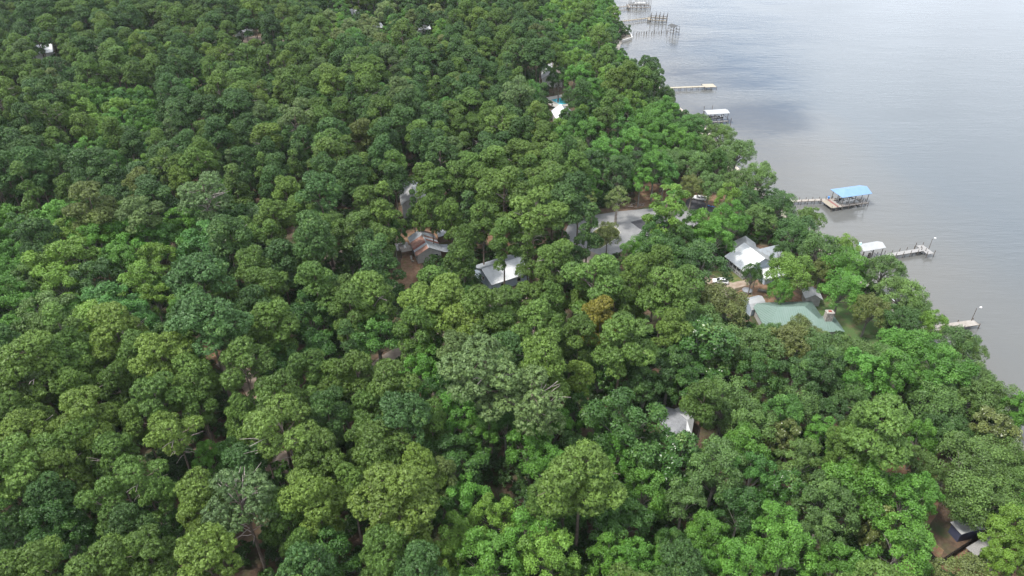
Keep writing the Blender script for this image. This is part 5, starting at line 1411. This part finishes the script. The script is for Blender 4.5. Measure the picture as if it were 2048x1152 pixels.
def gkey(x, y): return (int(x//cell), int(y//cell))
for i, (x, y) in enumerate(pos): gridd.setdefault(gkey(x, y), []).append(i)
def near_ok(x, y, r, k):
    gx_, gy_ = gkey(x, y)
    for i in range(gx_-2, gx_+3):
        for j in range(gy_-2, gy_+3):
            for q in gridd.get((i, j), ()):
                dx, dy = pos[q][0]-x, pos[q][1]-y
                m = (rad[q]+r)*k
                if dx*dx+dy*dy < m*m: return False
    return True
N_TRY = 46000
tx = rng.uniform(-520, 190, N_TRY); ty = rng.uniform(56, 720, N_TRY)
for X_, Y_ in zip(tx, ty):
    half = 0.80*Y_ + 42
    if abs(X_) > half: continue
    sd_ = float(land_sd(X_, Y_))
    if sd_ < 3: continue
    gp = P((X_, Y_, GZ))
    zk = zone(*P((X_, Y_, GZ+17)))
    u = rng.uniform()
    if zk == 'oak': kind = 'oak' if u < .55 else 'broad' if u < .93 else 'magnolia'
    elif zk == 'broad': kind = 'broad' if u < .78 else 'tall' if u < .86 else 'magnolia' if u < .91 else 'pine'
    else: kind = 'pine' if u < .68 else 'flat' if u < .75 else 'cone' if u < .84 else 'broad'
    if Y_ < 130 and kind == 'flat' : kind = 'pine'
    H0, R0 = HR[kind]
    k = rng.uniform(.70, 1.20) if zk == 'pine' else rng.uniform(.62, 1.10); r = R0*k; h = H0*(0.52+0.48*k)*rng.uniform(.84, 1.12)
    if not near_ok(X_, Y_, r, rng.uniform(.66, .84)): continue
    if any(math.hypot(X_-hx, Y_-hy) < 7.5 for hx, hy in HOUSES): continue
    bad = False
    zc_ = GZ + h*MID[kind]; c = P((X_, Y_, zc_)); rp = r*scale_at(c[1], zc_)*1.02
    tpz = P((X_, Y_, GZ+h)); tst = [(c[0]+rp*math.cos(a)*q, c[1]+rp*math.sin(a)*q*.8) for a in np.arange(0, 6.28, .628) for q in (1.0, .5)] + [c, tpz, ((c[0]+gp[0])/2, (c[1]+gp[1])/2), gp]
    for t_ in tst:
        if inpoly(t_[0], t_[1], WATER_EDGE) or any(inpoly(t_[0], t_[1], pg) for pg in CLEAR): bad = True; break
    if not bad:
        for vx, vy in CLEAR_V:
            if ((vx-c[0])/rp)**2 + ((vy-c[1])/rp/.92)**2 < 1: bad = True; break
    if bad or any(inpoly(X_, Y_, pg) for pg in ROAD_W): continue
    u = rng.uniform()
    if kind in ('pine', 'flat', 'cone'): tint = 'n' if u < .46 else 'd' if u < .86 else 'y' if u < .94 else 'g' if u < .98 else 'w'
    elif kind == 'oak': tint = 'v' if u < .6 else 'd' if u < .8 else 'o' if u < .88 else 'b'
    elif kind == 'magnolia': tint = 'k' if u < .7 else 'o'
    elif zk == 'pine': tint = 'k' if u < .45 else 'd' if u < .7 else 'c' if u < .85 else 'b'
    else: tint = 'b' if u < .50 else 'l' if u < .70 else 'c' if u < .81 else 'd' if u < .92 else 'k'
    gridd.setdefault(gkey(X_, Y_), []).append(len(pos))
    put(kind, X_, Y_, h, r, tint)
print('TREES', len(placed), {k: sum(1 for p in placed if p['kind'] == k) for k in HR})
# ------------------------------------------------------------------ labels for the trees
FAMILY = {'pine': 'pine', 'flat': 'pine', 'cone': 'pine', 'bare': 'pine', 'broad': 'broadleaf', 'tall': 'broadleaf', 'oak': 'oak', 'magnolia': 'magnolia', 'sparse': 'sapling'}
NAME = {'pine': 'pine_tree', 'broadleaf': 'broadleaf_tree', 'oak': 'oak_tree', 'magnolia': 'magnolia_tree', 'sapling': 'sapling'}
CAT = {'pine': 'pine tree', 'broadleaf': 'broadleaf tree', 'oak': 'oak tree', 'magnolia': 'magnolia tree', 'sapling': 'sapling'}
TONE = {'n': 'mid green', 'y': 'yellow green', 'd': 'dark green', 'g': 'greyish green', 'w': 'brownish green', 'b': 'bright green', 'l': 'lime green', 'k': 'deep green', 'c': 'bluish green', 'v': 'grey green', 'o': 'olive green', 'a': 'golden yellow', 's': 'pale green'}
FORM = {'pine': 'domed pine', 'flat': 'flat topped pine', 'cone': 'tall pointed pine', 'bare': 'thin crowned pine with bare grey limbs', 'broad': 'leafy tree', 'tall': 'tall upright leafy tree', 'oak': 'spreading oak', 'magnolia': 'glossy blossoming magnolia', 'sparse': 'thin leafed sapling'}
LAND = [('the rusty striped cabin', 850, 495, 105), ('the tall pale house', 822, 405, 75), ('the long white roof', 1010, 545, 90), ('the white lakeside house', 1500, 515, 95), ('the pale blue shed', 1508, 612, 70), ('the green metal roof', 1610, 650, 110),
        ('the grey shingled cottage', 1355, 842, 120), ('the grassy traffic island', 1215, 470, 80), ('the blue roofed boathouse', 1690, 400, 130), ('the L shaped pier', 1790, 510, 110), ('the swimming pool', 1122, 200, 65), ('the long yellow pier', 1370, 175, 100), ('the pale roofed boathouse', 1436, 225, 60),
        ('the short lower pier', 1925, 650, 90), ('the black board fence', 1925, 1085, 130), ('the far mobile home', 492, 66, 70), ('the teal shed', 546, 74, 60), ('the white house at the left edge', 80, 100, 70), ('the dark roofed water stand', 1347, 58, 110), ('the sandy track', 840, 680, 110), ('the black asphalt drive', 1400, 410, 70), ('the white seawall', 1790, 605, 60), ('the small sandy clearing', 540, 915, 90), ('the bleached dead tree', 425, 72, 55)]
ROWS = [(1e9, 'nearest band'), (930, 'second band'), (740, 'third band'), (580, 'fourth band'), (440, 'fifth band'), (320, 'sixth band'), (220, 'seventh band'), (140, 'eighth band'), (70, 'farthest band')]
def place(px, py):
    best = None
    for nm, x, y, r in LAND:
        d = math.hypot(px-x, (py-y)*1.25)
        if d < r and (best is None or d/r < best[0]): best = (d/r, nm, px-x, py-y)
    if best:
        _, nm, dx, dy = best
        if abs(dx) > abs(dy)*1.1: return ('left of ' if dx < 0 else 'right of ') + nm
        return ('in front of ' if dy > 0 else 'behind ') + nm
    cx = 'left edge' if px < 200 else 'left' if px < 480 else 'left centre' if px < 800 else 'centre' if px < 1150 else 'right centre' if px < 1450 else 'right' if px < 1750 else 'right edge'
    cy = 'bottom' if py > 900 else 'lower' if py > 720 else 'middle' if py > 480 else 'upper middle' if py > 280 else 'upper' if py > 120 else 'top'
    return 'in the wood at %s, %s of view' % (cx, cy)
SPECIAL = {'silver': 'silvery green pine with a long bare leaning trunk at the bottom left', 'bare': 'thin pine with spreading bare grey limbs left of the grey shingled cottage', 'greytop': 'grey topped pine with pale bare limbs standing above bright leafy trees', 'fan': 'broad dark pine with a fan of white bare branches below the sandy track'}

def px_size(p):
    c = P((p['x'], p['y'], GZ+p['h']*MID[p['kind']])); return c[0], c[1], p['r']*scale_at(c[1], GZ+p['h']*MID[p['kind']])
fam = {}
for p in placed:
    p['px'], p['py'], p['pr'] = px_size(p)
    p['in'] = -60 < p['px'] < 2108 and -45 < p['py'] < 1215
    fam.setdefault(FAMILY[p['kind']], []).append(p)
rest = []
single = []
for f, L_ in fam.items():
    L_.sort(key=lambda p: (not p['in'], not p['hand'], -p['pr']))
    L2 = [p for p in L_ if p['in']]
    single += L2[:300]; rest += L2[300:] + [p for p in L_ if not p['in']]

def label_of(p):
    if p['sp']: return SPECIAL[p['sp']]
    R0 = HR[p['kind']][1]; k = p['r']/R0
    sz = 'small' if k < .80 else 'medium' if k < .97 else 'large'
    return '%s %s %s %s' % (sz, TONE[p['tint']], FORM[p['kind']], place(p['px'], p['py']))
tr_rng = random.Random(77)
crowns = {}
LB = {}
for p in single:
    p['label'] = label_of(p); LB.setdefault(p['label'], []).append(p)
# where several read alike, tell them apart by their order across the view
ORD = ['leftmost', 'second from left', 'third from left', 'fourth from left', 'fifth from left', 'sixth from left', 'seventh from left', 'eighth from left', 'ninth from left', 'tenth from left', 'eleventh from left', 'twelfth from left', 'thirteenth from left', 'fourteenth from left', 'fifteenth from left']
for lb, L_ in LB.items():
    if len(L_) > 1 and len(L_) <= 15:
        L_.sort(key=lambda p: p['px'])
        for i, p in enumerate(L_):
            o_ = 'rightmost' if i == len(L_)-1 else ORD[i]
            p['label'] = (o_ + ' ' + lb) if len((o_+' '+lb).split()) <= 16 else lb
            if len((o_+' '+lb).split()) > 16: p['label'] = ' '.join((o_ + ' ' + lb.replace('medium ', '').replace(' of view', '').replace('in the wood at', 'at').replace('glossy blossoming ', '').replace('tall upright leafy', 'upright leafy')).split())
            if len(p['label'].split()) > 16: p['label'] = ' '.join(p['label'].replace('large ', '').replace('small ', '').split()[:16])
for p in single:
    if len(p['label'].split()) > 16: p['label'] = p['label'].replace(' of view', '').replace('tall upright', 'upright')
    f = FAMILY[p['kind']]
    H0, R0 = HR[p['kind']]
    vi = tr_rng.randrange(len(V[p['kind']]))
    cm, tm = V[p['kind']][vi]
    sx = p['r']/R0; sz = p['h']/H0
    root = empty(NAME[f], (p['x'], p['y'], max(0.0, min(GZ, float(land_sd(p['x'], p['y']))*0.17)) - 0.05), tr_rng.uniform(0, 6.28))
    if p['sp'] == 'silver': root.rotation_euler.z = 0.4
    root.scale = (sx, sx, sz)
    tag(root, p['label'], CAT[f], {'pine': 'pines of the wood', 'broadleaf': 'leafy trees of the wood', 'oak': 'oaks along the lake shore', 'magnolia': 'magnolias in the wood', 'sapling': 'thin saplings by the turning circle'}[f])
    t_ = bpy.data.objects.new('trunk', tm); COL.objects.link(t_); t_.parent = root
    c_ = bpy.data.objects.new('crown', cm); COL.objects.link(c_); c_.parent = root
    b = T[p['tint']]; j = tr_rng.uniform(.84, 1.16); g_ = tr_rng.uniform(-.06, .06)
    c_['tint'] = (b[0]*j*(1+g_), b[1]*j, b[2]*j*(1-g_))

# ------------------------------------------------------------------ a few one-off trees
def palm():
    r = empty('palm_tree', U(1050, 166)); tag(r, 'fan palm with a drooping grey green head near the pale gabled roof', 'palm tree')
    p = MB(); p.tube((0, 0, -.2), (.2, 0, 8.5), .26, .2, 8); p.build('trunk', M['bark_oak'], r)
    rg = np.random.default_rng(5); lv = Leaves()
    for k in range(34):
        a = rg.uniform(0, 6.28); e = rg.uniform(-.9, 1.2); d = np.array([math.cos(a)*math.cos(e), math.sin(a)*math.cos(e), math.sin(e)])
        c = np.array([.2, 0, 8.6]) + d*1.5
        sd2 = np.cross(d, [0, 0, 1.0]); sd2 /= max(1e-3, np.linalg.norm(sd2))
        for f_ in np.linspace(-1, 1, 11):
            dd = nrm(d + sd2*f_*0.9 + np.array([0, 0, -.25*abs(f_)])); x = nrm(np.cross(dd, np.cross(d, sd2)))
            lv.add((c+dd*.75)[None], dd[None], x[None], [.8], [.07], [rg.uniform()])
    o = bpy.data.objects.new('fronds', lv.mesh('fronds', [M['leaves']])); COL.objects.link(o); o.parent = r; o['tint'] = (.09, .115, .05)
palm()
def dead_tree():
    r = empty('dead_tree', U(425, 82)); tag(r, 'leafless bleached dead tree at the far clearing', 'dead tree')
    rg = np.random.default_rng(9); p = MB(); br = MB()
    p.tube((0, 0, -.2), (0, 0, 4), .45, .34, 8)
    def grow(q, d, l, rr, k):
        e = q + d*l; (p if k == 0 else br).tube(q, e, rr, rr*.65, 5, cap=False)
        if k < 4:
            for _ in range(3): grow(e, nrm(d + rg.normal(size=3)*.62 + np.array([0, 0, .12])), l*.74, rr*.6, k+1)
    for k in range(5): grow(np.array([0, 0, 3.6]), nrm(np.array([rg.normal(), rg.normal(), .9])), 3.6, .26, 1)
    p.build('trunk', M['bark_dead'], r); br.build('limbs', M['bark_dead'], r)
dead_tree()

# ------------------------------------------------------------------ stuff: the far wood beyond the countable trees, and the undergrowth
def scatter(name, label, protos, pts, tints, rots, scls, idx):
    """one object: geometry nodes place the proto meshes on points"""
    me = bpy.data.meshes.new(name)
    me.vertices.add(len(pts)); me.vertices.foreach_set('co', np.asarray(pts, np.float32).ravel())
    for nm, ty, data in (('rz', 'FLOAT', rots), ('pick', 'INT', idx)):
        at = me.attributes.new(nm, ty, 'POINT'); at.data.foreach_set('value', np.asarray(data, np.int32 if ty == 'INT' else np.float32))
    at = me.attributes.new('scl', 'FLOAT_VECTOR', 'POINT'); at.data.foreach_set('vector', np.asarray(scls, np.float32).ravel())
    at = me.attributes.new('tint', 'FLOAT_COLOR', 'POINT'); at.data.foreach_set('color', np.concatenate([np.asarray(tints, np.float32), np.ones((len(pts), 1), np.float32)], 1).ravel())
    o = bpy.data.objects.new(name, me); COL.objects.link(o)
    tag(o, label, None, None, 'stuff')
    ng = bpy.data.node_groups.new(name, 'GeometryNodeTree')
    ng.interface.new_socket('Geometry', in_out='INPUT', socket_type='NodeSocketGeometry')
    ng.interface.new_socket('Geometry', in_out='OUTPUT', socket_type='NodeSocketGeometry')
    N, L = ng.nodes, ng.links
    gi, go = N.new('NodeGroupInput'), N.new('NodeGroupOutput')
    g2i = N.new('GeometryNodeGeometryToInstance')
    for (cm, tm) in protos[::-1]:
        jn = N.new('GeometryNodeJoinGeometry')
        for m_ in (cm, tm):
            if m_ is None: continue
            po = bpy.data.objects.new('proto', m_)
            oi = N.new('GeometryNodeObjectInfo'); oi.inputs['Object'].default_value = po; oi.inputs['As Instance'].default_value = False
            L.new(oi.outputs['Geometry'], jn.inputs[0])
        gg = N.new('GeometryNodeGeometryToInstance'); L.new(jn.outputs[0], gg.inputs[0])
        J = N.get('all') or N.new('GeometryNodeJoinGeometry'); J.name = 'all'
        L.new(gg.outputs[0], J.inputs[0])
    N.remove(g2i)
    def attr(nm, ty):
        n = N.new('GeometryNodeInputNamedAttribute'); n.data_type = ty; n.inputs['Name'].default_value = nm
        return n.outputs['Attribute']
    iop = N.new('GeometryNodeInstanceOnPoints'); iop.inputs['Pick Instance'].default_value = True
    m2p = N.new('GeometryNodeMeshToPoints'); L.new(gi.outputs[0], m2p.inputs[0])
    L.new(m2p.outputs[0], iop.inputs['Points']); L.new(N['all'].outputs[0], iop.inputs['Instance'])
    L.new(attr('pick', 'INT'), iop.inputs['Instance Index'])
    cx = N.new('ShaderNodeCombineXYZ'); L.new(attr('rz', 'FLOAT'), cx.inputs[2])
    L.new(cx.outputs[0], iop.inputs['Rotation'])
    L.new(attr('scl', 'FLOAT_VECTOR'), iop.inputs['Scale'])
    L.new(iop.outputs[0], go.inputs[0])
    md = o.modifiers.new('scatter', 'NODES'); md.node_group = ng
    return o
for f in ('pine', 'broadleaf', 'oak', 'magnolia'):
    L_ = [p for p in rest if FAMILY[p['kind']] == f]
    if not L_: continue
    protos = []; off = {}
    for k in HR:
        if FAMILY[k] == f: off[k] = len(protos); protos += V[k]
    pts, tn, rz, sc, ix = [], [], [], [], []
    for p in L_:
        H0, R0 = HR[p['kind']]
        pts.append((p['x'], p['y'], GZ-.05)); b = T[p['tint']]; j = tr_rng.uniform(.82, 1.16); tn.append((b[0]*j, b[1]*j, b[2]*j))
        rz.append(tr_rng.uniform(0, 6.28)); sc.append((p['r']/R0, p['r']/R0, p['h']/H0)); ix.append(off[p['kind']] + tr_rng.randrange(len(V[p['kind']])))
    scatter('far_%s_wood' % f if f != 'oak' else 'far_oak_wood', 'mass of far %s crowns filling the wood' % f, protos, pts, tn, rz, sc, ix)
# undergrowth
ug = []
ux = rng.uniform(-330, 175, 24000); uy = rng.uniform(58, 560, 24000)
BARE_PX = [[(785, 470), (830, 452), (880, 460), (880, 500), (850, 560), (820, 595), (785, 590)], [(635, 495), (700, 488), (706, 530), (650, 540)], [(520, 890), (585, 890), (580, 955), (520, 950)],
           [(1330, 560), (1400, 540), (1500, 545), (1620, 575), (1620, 620), (1600, 650), (1480, 620), (1380, 585)], [(1600, 640), (1640, 600), (1740, 605), (1790, 660), (1740, 700), (1640, 690)], [(1720, 930), (1745, 900), (1880, 895), (1990, 1050), (2100, 1040), (2100, 1200), (1830, 1160), (1830, 990)],
           [(1260, 365), (1480, 365), (1500, 430), (1370, 470), (1260, 430)], [(1130, 440), (1330, 400), (1420, 440), (1290, 500), (1190, 520), (1130, 500)], [(1090, 160), (1190, 165), (1150, 245), (1095, 245)], [(345, 680), (455, 690), (450, 735), (345, 725)], [(960, 455), (1030, 460), (1030, 510), (960, 510)], [(430, 60), (600, 60), (600, 95), (430, 95)]]
trk = [U(x, y) for x, y in [(1195, 508), (1130, 552), (1050, 592), (960, 626), (872, 664), (806, 700), (730, 752), (650, 790), (570, 792), (505, 770), (430, 705), (360, 690)]]
bare_w = [[tuple(U(x, y)[:2]) for x, y in pg] for pg in BARE_PX]
def seg_d(p, a, b):
    ax, ay = a[0], a[1]; dx, dy = b[0]-ax, b[1]-ay
    t = max(0, min(1, ((p[0]-ax)*dx+(p[1]-ay)*dy)/(dx*dx+dy*dy)))
    return math.hypot(p[0]-ax-t*dx, p[1]-ay-t*dy)
for X_, Y_ in zip(ux, uy):
    if abs(X_) > 0.80*Y_+40: continue
    sd_ = float(land_sd(X_, Y_))
    if sd_ < 2.0 or rng.uniform() < 0.30: continue
    if any(inpoly(X_, Y_, pg) for pg in bare_w) or any(math.hypot(X_-hx, Y_-hy) < 9 for hx, hy in HOUSES): continue
    if any(seg_d((X_, Y_), trk[i], trk[i+1]) < 4.5 for i in range(len(trk)-1)): continue
    ug.append((X_, Y_, max(0.1, min(GZ, sd_*0.17))-.1))
k = len(ug)
tn = np.array([T['k'], T['d'], T['b'], T['c']])[rng.choice(4, k, p=[.6, .25, .07, .08])]*rng.uniform(.5, .9, (k, 1))  # tints lowered: shade of the gaps between crowns put into the colour
s_ = rng.uniform(.5, 1.35, k)
scatter('undergrowth', 'dense green undergrowth of shrubs and ferns below the trees', V['shrub'], ug, tn, rng.uniform(0, 6.28, k), np.stack([s_, s_, s_*rng.uniform(.6, 1.2, k)], 1), rng.integers(0, 3, k))
print('UNDERGROWTH', k, 'SINGLE', len(single), 'REST', len(rest))
